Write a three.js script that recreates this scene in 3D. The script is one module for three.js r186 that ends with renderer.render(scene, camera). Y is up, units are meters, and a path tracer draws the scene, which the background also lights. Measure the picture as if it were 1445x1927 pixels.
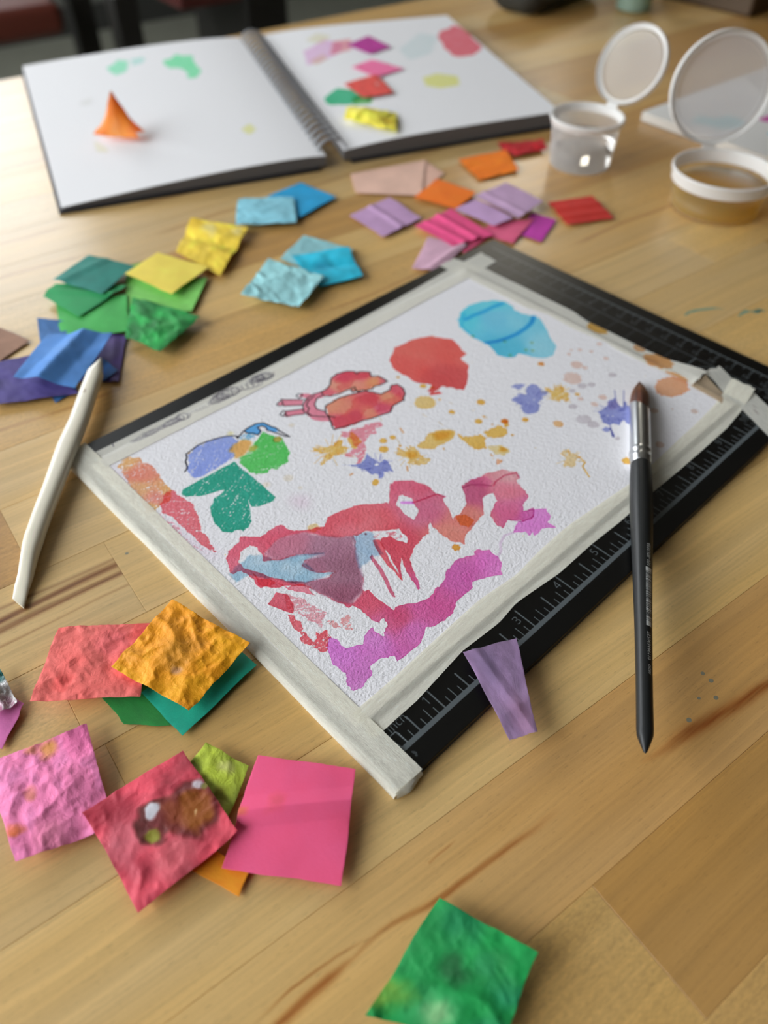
import * as THREE from 'three';
import { RoundedBoxGeometry } from 'three/addons/geometries/RoundedBoxGeometry.js';
import { RectAreaLightUniformsLib } from 'three/addons/lights/RectAreaLightUniformsLib.js';
import { mergeGeometries } from 'three/addons/utils/BufferGeometryUtils.js';

// ---------------------------------------------------------------- camera, light, exposure
const TOP = 0.74;                                       // height of the table top above the floor, metres
const scene = new THREE.Scene();
const camera = new THREE.PerspectiveCamera(2 * Math.atan(1927 / 2 / 1450) * 180 / Math.PI, 1445 / 1927, 0.02, 30);
camera.position.set(-0.07423, TOP + 0.25018, 0.09506);
camera.up.set(0, 1, 0);
camera.lookAt(-0.07423 + 0.40434, TOP + 0.25018 - 0.72636, 0.09506 - 0.5558);
camera.rotateZ(0.00746);
camera.focus = 0.286;
camera.userData.fStop = 6.4;
const renderer = new THREE.WebGLRenderer({ antialias: true });
renderer.toneMapping = THREE.LinearToneMapping;
renderer.toneMappingExposure = 2.82;
renderer.shadowMap.enabled = true;
scene.background = new THREE.Color(0.93, 0.97, 1.0);    // bright overcast sky outside the windows
scene.backgroundIntensity = 1.2;
const DAY = 1.4;                                        // daylight that the window lights carry besides the sky seen through the panes

RectAreaLightUniformsLib.init();

// ---------------------------------------------------------------- helpers
const MM = 0.001;
let seed = 1;
const srand = (s) => { seed = s >>> 0; };
function rnd() { seed = (seed + 0x6D2B79F5) >>> 0; let t = seed; t = Math.imul(t ^ (t >>> 15), t | 1); t ^= t + Math.imul(t ^ (t >>> 7), t | 61); return ((t ^ (t >>> 14)) >>> 0) / 4294967296; }
const rr = (a, b) => a + (b - a) * rnd();
const clamp = (x, a = 0, b = 1) => Math.min(b, Math.max(a, x));
const sstep = (a, b, x) => { const t = clamp((x - a) / (b - a)); return t * t * (3 - 2 * t); };
const lerp = (a, b, t) => a + (b - a) * t;
function hash(x, y, s) { let h = Math.imul(x | 0, 374761393) ^ Math.imul(y | 0, 668265263) ^ Math.imul(s | 0, 1274126177); h = Math.imul(h ^ (h >>> 13), 1274126177); return ((h ^ (h >>> 16)) >>> 0) / 4294967296; }
function vnoise(x, y, s = 0) {
  const xi = Math.floor(x), yi = Math.floor(y), fx = x - xi, fy = y - yi, u = fx * fx * (3 - 2 * fx), v = fy * fy * (3 - 2 * fy);
  return lerp(lerp(hash(xi, yi, s), hash(xi + 1, yi, s), u), lerp(hash(xi, yi + 1, s), hash(xi + 1, yi + 1, s), u), v);
}
function fbm(x, y, s = 0, o = 4) { let a = 0, w = 0.5, n = 0; for (let i = 0; i < o; i++) { a += w * vnoise(x, y, s + i * 17); n += w; w *= 0.5; x *= 2.03; y *= 2.03; } return a / n; }
const ridge = (x, y, s) => 1 - Math.abs(2 * vnoise(x, y, s) - 1);
const hex = (h) => [(h >> 16) & 255, (h >> 8) & 255, h & 255];
const used = {};
function numbered(n) { used[n] = (used[n] || 0) + 1; return used[n] === 1 ? n : n + '_' + String(used[n] - 1).padStart(3, '0'); }
function tag(o, label, category, group) { o.userData.label = label; if (category) o.userData.category = category; if (group) o.userData.group = group; return o; }
function mesh(name, geo, mat, parent) { const m = new THREE.Mesh(geo, mat); m.name = parent ? name : numbered(name); m.castShadow = m.receiveShadow = true; (parent || scene).add(m); return m; }
const partCount = new Map();
function part(name, geo, mat, parent) {
  const c = partCount.get(parent) || {}; partCount.set(parent, c); c[name] = (c[name] || 0) + 1;
  return mesh(c[name] === 1 ? name : name + '_' + String(c[name] - 1).padStart(3, '0'), geo, mat, parent);
}
function thing(name, label, category, pos = [0, 0, 0], turn = 0, group) {
  const o = new THREE.Group(); o.name = numbered(name); o.position.set(...pos); o.rotation.y = turn; scene.add(o); return tag(o, label, category, group);
}
function struct(name, geo, mat, pos) { const m = mesh(name, geo, mat); m.name = name; if (pos) m.position.set(...pos); m.userData.kind = 'structure'; return m; }
function box(w, h, d, x = 0, y = 0, z = 0, r = 0) { const g = r ? new RoundedBoxGeometry(w, h, d, 2, r) : new THREE.BoxGeometry(w, h, d); return g.translate(x, y, z); }
function std(color, roughness = 0.6, o = {}) { return new THREE.MeshPhysicalMaterial({ color, roughness, side: THREE.DoubleSide, ...o }); }
function canvasTex(w, h, draw, srgb = true) {
  const c = document.createElement('canvas'); c.width = w; c.height = h; draw(c.getContext('2d'), w, h);
  const t = new THREE.CanvasTexture(c); if (srgb) t.colorSpace = THREE.SRGBColorSpace; t.anisotropy = 8; return t;
}
function pixelTex(w, h, f, srgb = true, wrap = THREE.ClampToEdgeWrapping) {   // f(x, y) -> [r, g, b] 0..255
  const d = new Uint8Array(w * h * 4);
  for (let y = 0; y < h; y++) for (let x = 0; x < w; x++) { const p = f(x, y), i = (y * w + x) * 4; d[i] = clamp(p[0], 0, 255); d[i + 1] = clamp(p[1], 0, 255); d[i + 2] = clamp(p[2], 0, 255); d[i + 3] = 255; }
  const t = new THREE.DataTexture(d, w, h); t.magFilter = THREE.LinearFilter; t.minFilter = THREE.LinearFilter; t.wrapS = t.wrapT = wrap;
  if (srgb) t.colorSpace = THREE.SRGBColorSpace; t.needsUpdate = true; return t;
}
function gridGeo(nu, nv, f, thick = 0, uvf) {           // f(u, v) -> [x, y, z]; closed sheet when thick > 0
  const pos = [], uv = [], idx = [], n = (nu + 1) * (nv + 1);
  const layers = thick ? 2 : 1;
  for (let L = 0; L < layers; L++) for (let j = 0; j <= nv; j++) for (let i = 0; i <= nu; i++) {
    const p = f(i / nu, j / nv); pos.push(p[0], p[1] - L * thick, p[2]); const q = uvf ? uvf(i / nu, j / nv, p) : [i / nu, j / nv]; uv.push(q[0], q[1]);
  }
  const at = (i, j, L) => L * n + j * (nu + 1) + i;
  const a = f(0.5, 0.5), b = f(0.55, 0.5), c = f(0.5, 0.55);
  const up = (b[2] - a[2]) * (c[0] - a[0]) - (b[0] - a[0]) * (c[2] - a[2]) > 0;   // y part of (b-a) x (c-a)
  const quad = (p, q, r, s, flip) => flip ? idx.push(p, r, q, p, s, r) : idx.push(p, q, r, p, r, s);
  for (let j = 0; j < nv; j++) for (let i = 0; i < nu; i++) {
    quad(at(i, j, 0), at(i + 1, j, 0), at(i + 1, j + 1, 0), at(i, j + 1, 0), !up);
    if (thick) quad(at(i, j, 1), at(i + 1, j, 1), at(i + 1, j + 1, 1), at(i, j + 1, 1), up);
  }
  if (thick) {
    for (let i = 0; i < nu; i++) { quad(at(i, 0, 1), at(i + 1, 0, 1), at(i + 1, 0, 0), at(i, 0, 0), !up); quad(at(i, nv, 0), at(i + 1, nv, 0), at(i + 1, nv, 1), at(i, nv, 1), !up); }
    for (let j = 0; j < nv; j++) { quad(at(0, j, 0), at(0, j + 1, 0), at(0, j + 1, 1), at(0, j, 1), !up); quad(at(nu, j, 1), at(nu, j + 1, 1), at(nu, j + 1, 0), at(nu, j, 0), !up); }
  }
  const g = new THREE.BufferGeometry(); g.setAttribute('position', new THREE.Float32BufferAttribute(pos, 3)); g.setAttribute('uv', new THREE.Float32BufferAttribute(uv, 2)); g.setIndex(idx); g.computeVertexNormals(); return g;
}
function shift(g, x, y, z) { return g.translate(x, y, z); }

// ---------------------------------------------------------------- the room
const wallMat = std(0x74736c, 0.9), darkWall = std(0x3a3028, 0.9), floorMat = std(0xa3a498, 0.75, {
  map: pixelTex(256, 256, (x, y) => { const v = 205 + 40 * fbm(x / 20, y / 20, 5) + 10 * hash(x, y, 2); return [v, v, v * 0.98]; }, true, THREE.RepeatWrapping) });
const RX0 = -1.45, RX1 = 5.6, RZ0 = -3.7, RZ1 = 2.0, RH = 3.7;
struct('floor', box(RX1 - RX0 + 0.3, 0.1, RZ1 - RZ0 + 0.3, (RX0 + RX1) / 2, -0.05, (RZ0 + RZ1) / 2), floorMat);
struct('ceiling', box(RX1 - RX0 + 0.3, 0.1, RZ1 - RZ0 + 0.3, (RX0 + RX1) / 2, RH + 0.05, (RZ0 + RZ1) / 2), std(0x76726a, 0.9));
const WINS = [[-1.25, 0.9, 1.45, 2.75], [3.4, 4.25, 2.3, 3.5]];   // x0, x1, y0, y1 of the two openings in the far wall
const LWIN = [-3.1, 0.3, 0.95, 2.3];                    // z0, z1, y0, y1 of the opening in the left wall
{
  const s = new THREE.Shape(); s.moveTo(RX0 - 0.15, 0); s.lineTo(RX1 + 0.15, 0); s.lineTo(RX1 + 0.15, RH); s.lineTo(RX0 - 0.15, RH); s.closePath();
  for (const [a, b, c, d] of WINS) { const h = new THREE.Path(); h.moveTo(a, c); h.lineTo(b, c); h.lineTo(b, d); h.lineTo(a, d); h.closePath(); s.holes.push(h); }
  struct('wall_back', new THREE.ExtrudeGeometry(s, { depth: 0.15, bevelEnabled: false }), wallMat, [0, 0, RZ0 - 0.15]);
}
struct('wall_front', box(RX1 - RX0 + 0.3, RH, 0.15, (RX0 + RX1) / 2, RH / 2, RZ1 + 0.075), darkWall);
{
  const s = new THREE.Shape(), [a, b, c, d] = LWIN; s.moveTo(-RZ1, 0); s.lineTo(-RZ0, 0); s.lineTo(-RZ0, RH); s.lineTo(-RZ1, RH); s.closePath();
  const h = new THREE.Path(); h.moveTo(-b, c); h.lineTo(-a, c); h.lineTo(-a, d); h.lineTo(-b, d); h.closePath(); s.holes.push(h);
  const m = struct('wall_left', new THREE.ExtrudeGeometry(s, { depth: 0.15, bevelEnabled: false }), wallMat, [RX0 - 0.15, 0, 0]); m.rotation.y = Math.PI / 2;
}
struct('wall_right', box(0.15, RH, RZ1 - RZ0, RX1 + 0.075, RH / 2, (RZ0 + RZ1) / 2), darkWall);
struct('baseboard_back', box(RX1 - RX0, 0.1, 0.015, (RX0 + RX1) / 2, 0.05, RZ0 + 0.0075), std(0x3a3a37, 0.6));
const warmPane = std(new THREE.Color().setRGB(1, 0.9, 0.74), 0, { transmission: 1, thickness: 0, ior: 1.5 }), paneMat = std(0xffffff, 0, { transmission: 1, thickness: 0, ior: 1.5 }), frameMat = std(0xcfccc4, 0.5);
[...WINS, [-LWIN[1], -LWIN[0], LWIN[2], LWIN[3]]].forEach(([a, b, c, d], k) => {
  const g = new THREE.Group(); g.name = 'window_' + (k + 1); g.userData.kind = 'structure'; g.position.set(0, 0, RZ0 - 0.075); scene.add(g);
  if (k === 2) { g.position.set(RX0 - 0.075, 0, 0); g.rotation.y = Math.PI / 2; }
  const t = 0.045; const n = k === 1 ? 1 : k === 2 ? 3 : 2;
  const bars = [box(b - a, t, 0.06, (a + b) / 2, c + t / 2, 0), box(b - a, t, 0.06, (a + b) / 2, d - t / 2, 0), box(t, d - c - 2 * t, 0.06, a + t / 2, (c + d) / 2, 0), box(t, d - c - 2 * t, 0.06, b - t / 2, (c + d) / 2, 0)];
  for (let i = 1; i < n; i++) bars.push(box(t, d - c - 2 * t, 0.06, a + (b - a) * i / n, (c + d) / 2, 0));
  part('window_frame', mergeGeometries(bars), frameMat, g);
  for (let i = 0; i < n; i++) part('window_pane', new THREE.PlaneGeometry((b - a) / n - t, d - c - 2 * t).translate(a + (b - a) * (i + 0.5) / n, (c + d) / 2, 0), k === 1 ? warmPane : paneMat, g);
  const day = new THREE.RectAreaLight(k === 1 ? new THREE.Color().setRGB(0.93, 0.87, 0.74) : new THREE.Color().setRGB(0.93, 0.97, 1.0), DAY, b - a - 2 * t, d - c - 2 * t); day.name = 'window_daylight'; day.position.set((a + b) / 2, (c + d) / 2, 0.04); day.rotation.y = Math.PI; g.add(day);
  part('window_sill', box(b - a + 0.1, 0.03, 0.14, (a + b) / 2, c - 0.015, 0.12), frameMat, g);
});

// ---------------------------------------------------------------- the table of glued hardwood staves
const TZ0 = -0.762, PW = 0.0441, TX0 = -1.0, TX1 = 1.9;
const seams = [-30, -28.3, -26.6, -24.9, -23.2, -21.45, -19.7, -17.95, -16.2, -14.45, -12.7, -11.0, -9.3, -7.75, -5.98, -4.2, -2.46, -0.737, 1.007, 2.71, 4.395, 6.1, 7.8, 9.5, 11.2, 12.9, 14.6, 16.3].map((v) => v * 0.0254);
const TZ1 = seams[seams.length - 1];
function woodTex(s, o = {}) {
  const W = 1536, H = 256;                             // 0.30 m along the grain, one stave across
  return pixelTex(W, H, (x, y) => {
    const u = x / W * 300, v = y / H * 44;             // millimetres
    const warp = 6 * fbm(u / 90, v / 30, s, 3);
    const band = fbm(u / 260, (v + warp) / 5.2, s + 3, 3);
    const line = fbm(u / 120, (v + warp) / 0.9, s + 9, 3);
    const pore = vnoise(u / 3.2, v / 0.22, s + 21);
    const fleck = o.fleck ? (vnoise(u / 1.1, v / 0.5, s + 5) - 0.5) * 0.10 : 0;
    let k = 0.94 + 0.10 * (band - 0.5) + 0.10 * (line - 0.5) - 0.07 * sstep(0.8, 0.95, pore) + 0.03 * (hash(x, y, s) - 0.5) + fleck;
    const warm = fbm(u / 70, v / 14, s + 31, 3) - 0.5;
    let r = 233 * k * (1 + 0.04 * warm), g = 192 * k, b = 123 * k * (1 - 0.12 * warm);
    if (o.tone) { const q = lerp(1, o.tone, sstep(40, 190, u)); r *= q; g *= q * q; b *= q * q * q; }  // darkens along the stave: fall-off of light painted into the wood
    if (o.paths) for (const P of o.paths) {                // mineral streak along a drawn line: [u, v, half width, strength]
        if (u < P[0][0] || u > P[P.length - 1][0]) continue; let q = 0; while (P[q + 1][0] < u) q++;
        const f = (u - P[q][0]) / (P[q + 1][0] - P[q][0]), c = lerp(P[q][1], P[q + 1][1], f) + 1.6 * (fbm(u / 14, P[0][1], s + 7, 3) - 0.5), w = lerp(P[q][2], P[q + 1][2], f), d = Math.abs(v - c) / w, a = lerp(P[q][3], P[q + 1][3], f) * Math.exp(-d * d) * (0.55 + 0.7 * fbm(u / 18, v / 0.7, s + 40, 3));
        r *= 1 - a * 0.30; g *= 1 - a * 0.52; b *= 1 - a * 0.75;
      }
    if (o.streaks) for (const [c0, amp, wd, st, u0, u1] of o.streaks) {
      const c = c0 + amp * (fbm(u / 55, c0, s + 7, 3) - 0.5) * 2, fade = sstep(u0 - 25, u0, u) * (1 - sstep(u1, u1 + 25, u));
      const d = Math.abs(v - c) / wd / (0.5 + fbm(u / 25, c0 * 3, s + 8, 2)), a = st * fade * Math.exp(-d * d) * (0.45 + 0.8 * fbm(u / 30, v / 0.8, s + 40, 3));
      r *= 1 - a * 0.42; g *= 1 - a * 0.58; b *= 1 - a * 0.72;
    }
    return [r, g, b];
  }, true, THREE.MirroredRepeatWrapping);
}
const woods = [woodTex(11), woodTex(47), woodTex(83, { fleck: 1 }), woodTex(120, { streaks: [[14, 4, 2.2, 0.35, 40, 260]] }), woodTex(163, { fleck: 1, streaks: [[30, 3, 1.6, 0.3, 100, 220]] }),
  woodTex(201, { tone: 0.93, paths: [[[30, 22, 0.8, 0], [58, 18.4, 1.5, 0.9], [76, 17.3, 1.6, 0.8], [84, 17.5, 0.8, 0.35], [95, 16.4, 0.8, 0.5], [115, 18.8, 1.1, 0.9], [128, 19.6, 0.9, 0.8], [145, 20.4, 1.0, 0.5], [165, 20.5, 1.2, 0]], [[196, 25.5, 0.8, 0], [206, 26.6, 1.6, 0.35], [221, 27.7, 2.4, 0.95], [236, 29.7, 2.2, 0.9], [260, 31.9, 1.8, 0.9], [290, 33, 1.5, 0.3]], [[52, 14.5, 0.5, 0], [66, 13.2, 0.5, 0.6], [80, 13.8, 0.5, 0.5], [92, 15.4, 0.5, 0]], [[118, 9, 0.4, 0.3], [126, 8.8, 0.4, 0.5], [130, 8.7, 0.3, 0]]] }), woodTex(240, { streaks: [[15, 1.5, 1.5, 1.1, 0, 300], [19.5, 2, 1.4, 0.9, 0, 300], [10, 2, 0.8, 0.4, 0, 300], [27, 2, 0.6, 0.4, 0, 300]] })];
const woodBump = pixelTex(512, 128, (x, y) => { const v = 255 * (0.6 * fbm(x / 40, y / 1.6, 77, 3) + 0.4 * vnoise(x / 9, y / 1.2, 78)); return [v, v, v]; }, false, THREE.MirroredRepeatWrapping);
const woodMats = new Map();
function woodMat(i, tint) {
  const k = i + '/' + tint; if (woodMats.has(k)) return woodMats.get(k);
  const tints = [[1, 1, 1], [0.9, 0.86, 0.78], [1.05, 1.06, 1.08], [0.8, 0.73, 0.64], [0.68, 0.58, 0.5], [0.76, 0.64, 0.5], [0.9, 0.84, 0.76], [0.92, 0.95, 1.06]];  // last, pale grey tint paints window sheen into the left staves
  const m = new THREE.MeshPhysicalMaterial({ map: woods[i], color: new THREE.Color().setRGB(...tints[tint]), roughness: 0.46, bumpMap: woodBump, bumpScale: 0.00005, clearcoat: 0.5, clearcoatRoughness: 0.2 });
  woodMats.set(k, m); return m;
}
const table = thing('table', 'wide pale hardwood table top of glued staves under all the art things', 'table', [0, TOP, 0]);
{
  srand(5);
  const TH = 0.036, e = 0.00017;                       // stave thickness, eased edges
  function stave(x0, x1, z0, z1, mat, u0) {
    const g = new THREE.BufferGeometry(), y1 = 0, y0 = -TH, ye = -e, p = [], uv = [], idx = [];
    const ring = (y, i) => [[x0 + i, y, z0 + i], [x1 - i, y, z0 + i], [x1 - i, y, z1 - i], [x0 + i, y, z1 - i]];
    const faces = []; const A = ring(y1, e), B = ring(ye, 0.00002), C = ring(y0, 0.00002);
    faces.push([A[3], A[2], A[1], A[0]]);
    for (let k = 0; k < 4; k++) { const n = (k + 1) % 4; faces.push([A[k], A[n], B[n], B[k]]); faces.push([B[k], B[n], C[n], C[k]]); }
    faces.push([C[0], C[1], C[2], C[3]]);
    for (const q of faces) { const b = p.length / 3; for (const v of q) { p.push(...v); uv.push((v[0] - x0) / 0.3 + u0, (v[2] - z0) / (z1 - z0)); } idx.push(b, b + 1, b + 2, b, b + 2, b + 3); }
    g.setAttribute('position', new THREE.Float32BufferAttribute(p, 3)); g.setAttribute('uv', new THREE.Float32BufferAttribute(uv, 2)); g.setIndex(idx); g.computeVertexNormals();
    return part('plank', g, mat, table);
  }
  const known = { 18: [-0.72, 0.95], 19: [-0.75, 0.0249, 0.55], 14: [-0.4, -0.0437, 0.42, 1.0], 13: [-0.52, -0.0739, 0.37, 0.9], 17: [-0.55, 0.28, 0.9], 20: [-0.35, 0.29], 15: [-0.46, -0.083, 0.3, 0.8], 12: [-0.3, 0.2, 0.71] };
  const look = { '18,1': [5, 2, 0.0333], '19,1': [2, 1, 0.3], '19,2': [0, 5, 0.1], '14,1': [6, 7, 0.1], '14,2': [1, 7, 0.4], '13,1': [4, 4, 0.6], '13,2': [0, 7, 0.7], '17,1': [0, 2, 0.1], '17,2': [0, 5, 0.2], '15,1': [2, 7, 0.2], '15,2': [0, 0, 0], '16,0': [1, 7, 0.4], '16,1': [1, 1, 0.4], '20,1': [2, 6, 0.3], '20,2': [2, 6, 0.3], '12,1': [0, 7, 0.7], '12,2': [3, 6, 0.7] };  // darker right-hand tints partly paint in the fading light
  for (let s = 0; s + 1 < seams.length; s++) {
    const cuts = [TX0];
    if (known[s]) cuts.push(...known[s]);
    while (cuts[cuts.length - 1] < TX1 - 0.25) cuts.push(Math.min(TX1, cuts[cuts.length - 1] + rr(0.35, 1.0)));
    cuts[cuts.length - 1] = TX1;
    for (let k = 0; k + 1 < cuts.length; k++) {
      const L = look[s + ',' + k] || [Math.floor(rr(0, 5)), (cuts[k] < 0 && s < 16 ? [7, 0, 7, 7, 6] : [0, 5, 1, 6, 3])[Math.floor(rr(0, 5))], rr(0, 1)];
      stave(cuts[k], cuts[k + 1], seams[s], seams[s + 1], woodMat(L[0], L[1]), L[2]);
    }
  }
  // dried paint: grey-green drops and two teal smears on the planks
  const drop = std(0x8a8672, 0.5), teal = std(0x7f9c84, 0.5);
  function stain(pts, mat) { const s = new THREE.Shape(); pts.forEach(([x, z], i) => (i ? s.lineTo(x * MM, -z * MM) : s.moveTo(x * MM, -z * MM))); part('paint_stain', new THREE.ExtrudeGeometry(s, { depth: 0.00004, bevelEnabled: false }).rotateX(-Math.PI / 2), mat, table); }
  for (const [x, z, r] of [[113.6, 40.2, 0.75], [113.6, 44, 0.85], [104, 46.1, 0.6], [109.2, 49.6, 0.85], [94, 49.7, 0.9], [-38, -140, 0.7], [-6, -150, 0.6]]) stain(Array.from({ length: 14 }, (_, i) => [x + Math.cos(i / 14 * 6.2832) * r * 1.1, z + Math.sin(i / 14 * 6.2832) * r]), drop);
  const smear = (p, w) => { const up = [], dn = []; for (let i = 0; i < p.length; i += 3) { const k = Math.sin((i / 3 + 0.5) / (p.length / 3) * Math.PI) * w * (0.7 + 0.6 * rnd()); up.push([p[i], p[i + 2] - k]); dn.unshift([p[i] + 0.6, p[i + 2] + k]); } stain([...up, ...dn], teal); };
  smear([303.1,0,-123.1,307.9,0,-123.9,313.4,0,-122.8,318.5,0,-120.6,324.4,0,-117.9,327.9,0,-114], 2.0); smear([327.9,0,-104.1,332.8,0,-104.8,337.9,0,-104.8,340,0,-101.2,346.1,0,-101.1,346.2,0,-98.2], 1.6);
  const under = std(0x8a6a45, 0.6);
  part('apron', mergeGeometries([box(TX1 - TX0 - 0.2, 0.08, 0.02, (TX0 + TX1) / 2, -TH - 0.04, TZ0 + 0.12), box(TX1 - TX0 - 0.2, 0.08, 0.02, (TX0 + TX1) / 2, -TH - 0.04, TZ1 - 0.12)]), under, table);
  for (const x of [TX0 + 0.14, TX1 - 0.14]) for (const z of [TZ0 + 0.14, TZ1 - 0.14]) part('leg', box(0.07, TOP - TH, 0.07, x, -TH - (TOP - TH) / 2, z, 0.005), under, table);
}

// ---------------------------------------------------------------- cutting mat, painting, tapes: mat plane, millimetres, x along the inch ruler, y away from it
const MATA = 8 * Math.PI / 180, MATH = 3.05;
function matThing(name, label, category) { return thing(name, label, category, [0, TOP + MATH * MM, 0], MATA); }
const mp = (x, y, z = 0) => [x * MM, z * MM, -y * MM];
{
  const X0 = -8.4, X1 = 301.5, Y0 = -10.1, Y1 = 215, PX = 2048 / (X1 - X0), CH = Math.round((Y1 - Y0) * PX);
  const IN = 25.4;
  const tex = canvasTex(2048, CH, (c) => {
    c.fillStyle = '#050505'; c.fillRect(0, 0, 2048, CH);
    srand(9); for (let i = 0; i < 9000; i++) { const v = 4 + rnd() * 10; c.fillStyle = `rgba(${v},${v},${v},0.5)`; c.fillRect(rnd() * 2048, rnd() * CH, 1.5, 1.5); }
    c.setTransform(PX, 0, 0, -PX, -X0 * PX, Y1 * PX);
    const ink = '#7c868a', L = (x0, y0, x1, y1, w = 0.4) => { c.lineWidth = w; c.beginPath(); c.moveTo(x0, y0); c.lineTo(x1, y1); c.stroke(); };
    c.strokeStyle = ink; c.fillStyle = ink; c.globalAlpha = 0.75;
    L(1, -0.95, 11.5 * IN, -0.95, 2); L(11.5 * IN, -1.9, 11.5 * IN, 208, 0.9); L(11 * IN, 0.5 * IN, 11 * IN, 8 * IN, 0.5);
    for (let k = 1; k <= 88; k++) { const h = k % 8 === 0 ? 10.2 : k % 4 === 0 ? 7.2 : k % 2 === 0 ? 4.8 : 3.0; L(k / 8 * IN, 0, k / 8 * IN, h, k % 4 === 0 ? 0.7 : 0.45); }
    for (let k = 1; k <= 40; k++) { const y = 8 * IN - k * 5; L(11.5 * IN, y, 11.5 * IN - (k % 2 ? 3 : 6), y, 0.45); }
    const text = (s, x, y, px, rot = 0) => { c.save(); c.translate(x, y); c.rotate(rot); c.scale(1, -1); c.font = `${px}px sans-serif`; c.textAlign = 'center'; c.textBaseline = 'middle'; c.fillText(s, 0, 0); c.restore(); };
    for (let k = 1; k <= 11; k++) text(String(k), k * IN - 3.0, 6.8, 5);
    text('inch', 8.6, 7.6, 4.6);
    for (let k = 1; k <= 20; k++) text(String(k), 11.5 * IN - 8.4, 8 * IN - k * 10 + 0.6, 4, -Math.PI / 2);
    L(1.5, 5.5, 6, 5.5, 0.6); L(6, 5.5, 6.3, 0, 0.6); L(1.5, 2.4, 3, 2, 0.6); L(3, 2, 3.6, 0, 0.6);
    c.globalAlpha = 0.5; c.beginPath(); c.ellipse(5.3, -4.4, 0.5, 1.1, 0.5, 0, 7); c.fill(); c.beginPath(); c.ellipse(5.1, -5.6, 0.5, 0.5, 0, 0, 7); c.fill();
    c.globalAlpha = 0.62;
    for (let k = 1; k <= 16; k++) L(6, k * 0.5 * IN, 11 * IN, k * 0.5 * IN, 0.35);
    for (let k = 1; k <= 21; k++) L(k * 0.5 * IN, 12.7, k * 0.5 * IN, 203, 0.35);
    c.globalAlpha = 0.7; L(10.6 * IN, 1.95 * IN, 11.06 * IN, 1.48 * IN, 0.6); L(10.6 * IN, 2 * IN, 11 * IN, 2 * IN, 0.6); L(11.0 * IN, 0.5 * IN, 11.5 * IN, 0, 0.6);
    for (let i = 0; i < 11; i++) for (let j = 0; j < 6; j++) { c.globalAlpha = 0.5; c.fillRect(10.5 * IN + 1.1 + i * 1.05, 2 * IN + 1.5 + j * 3.9, 0.35, 0.35); }
  });
  const mat = matThing('cutting_mat', 'black self-healing cutting mat with inch ruler under the taped painting', 'cutting mat');
  const s = new THREE.Shape(), r = 2.2;
  s.moveTo(X0 + r, Y0); s.lineTo(X1 - r, Y0); s.quadraticCurveTo(X1, Y0, X1, Y0 + r); s.lineTo(X1, Y1 - r); s.quadraticCurveTo(X1, Y1, X1 - r, Y1); s.lineTo(X0 + r, Y1); s.quadraticCurveTo(X0, Y1, X0, Y1 - r); s.lineTo(X0, Y0 + r); s.quadraticCurveTo(X0, Y0, X0 + r, Y0);
  const g = new THREE.ExtrudeGeometry(s, { depth: 2.4, bevelEnabled: true, bevelSize: 0.25, bevelThickness: 0.25, bevelSegments: 2, bevelOffset: -0.25 });
  g.translate(0, 0, -2.65); const P = g.attributes.position, uv = [];
  for (let i = 0; i < P.count; i++) uv.push((P.getX(i) - X0) / (X1 - X0), (P.getY(i) - Y0) / (Y1 - Y0));
  g.setAttribute('uv', new THREE.Float32BufferAttribute(uv, 2)); g.rotateX(-Math.PI / 2); g.scale(MM, MM, MM);
  part('mat_slab', g, new THREE.MeshPhysicalMaterial({ map: tex, roughness: 0.33, specularIntensity: 1, bumpMap: pixelTex(256, 256, (x, y) => { const v = 255 * hash(x, y, 4); return [v, v, v]; }, false, THREE.RepeatWrapping), bumpScale: 0.00002 }), mat);
  part('mat_core', box(310.3 * MM, 0.36 * MM, 225.5 * MM, 146.55 * MM, -2.85 * MM, -102.45 * MM), std(0x8f8a84, 0.7), mat);
}

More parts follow.
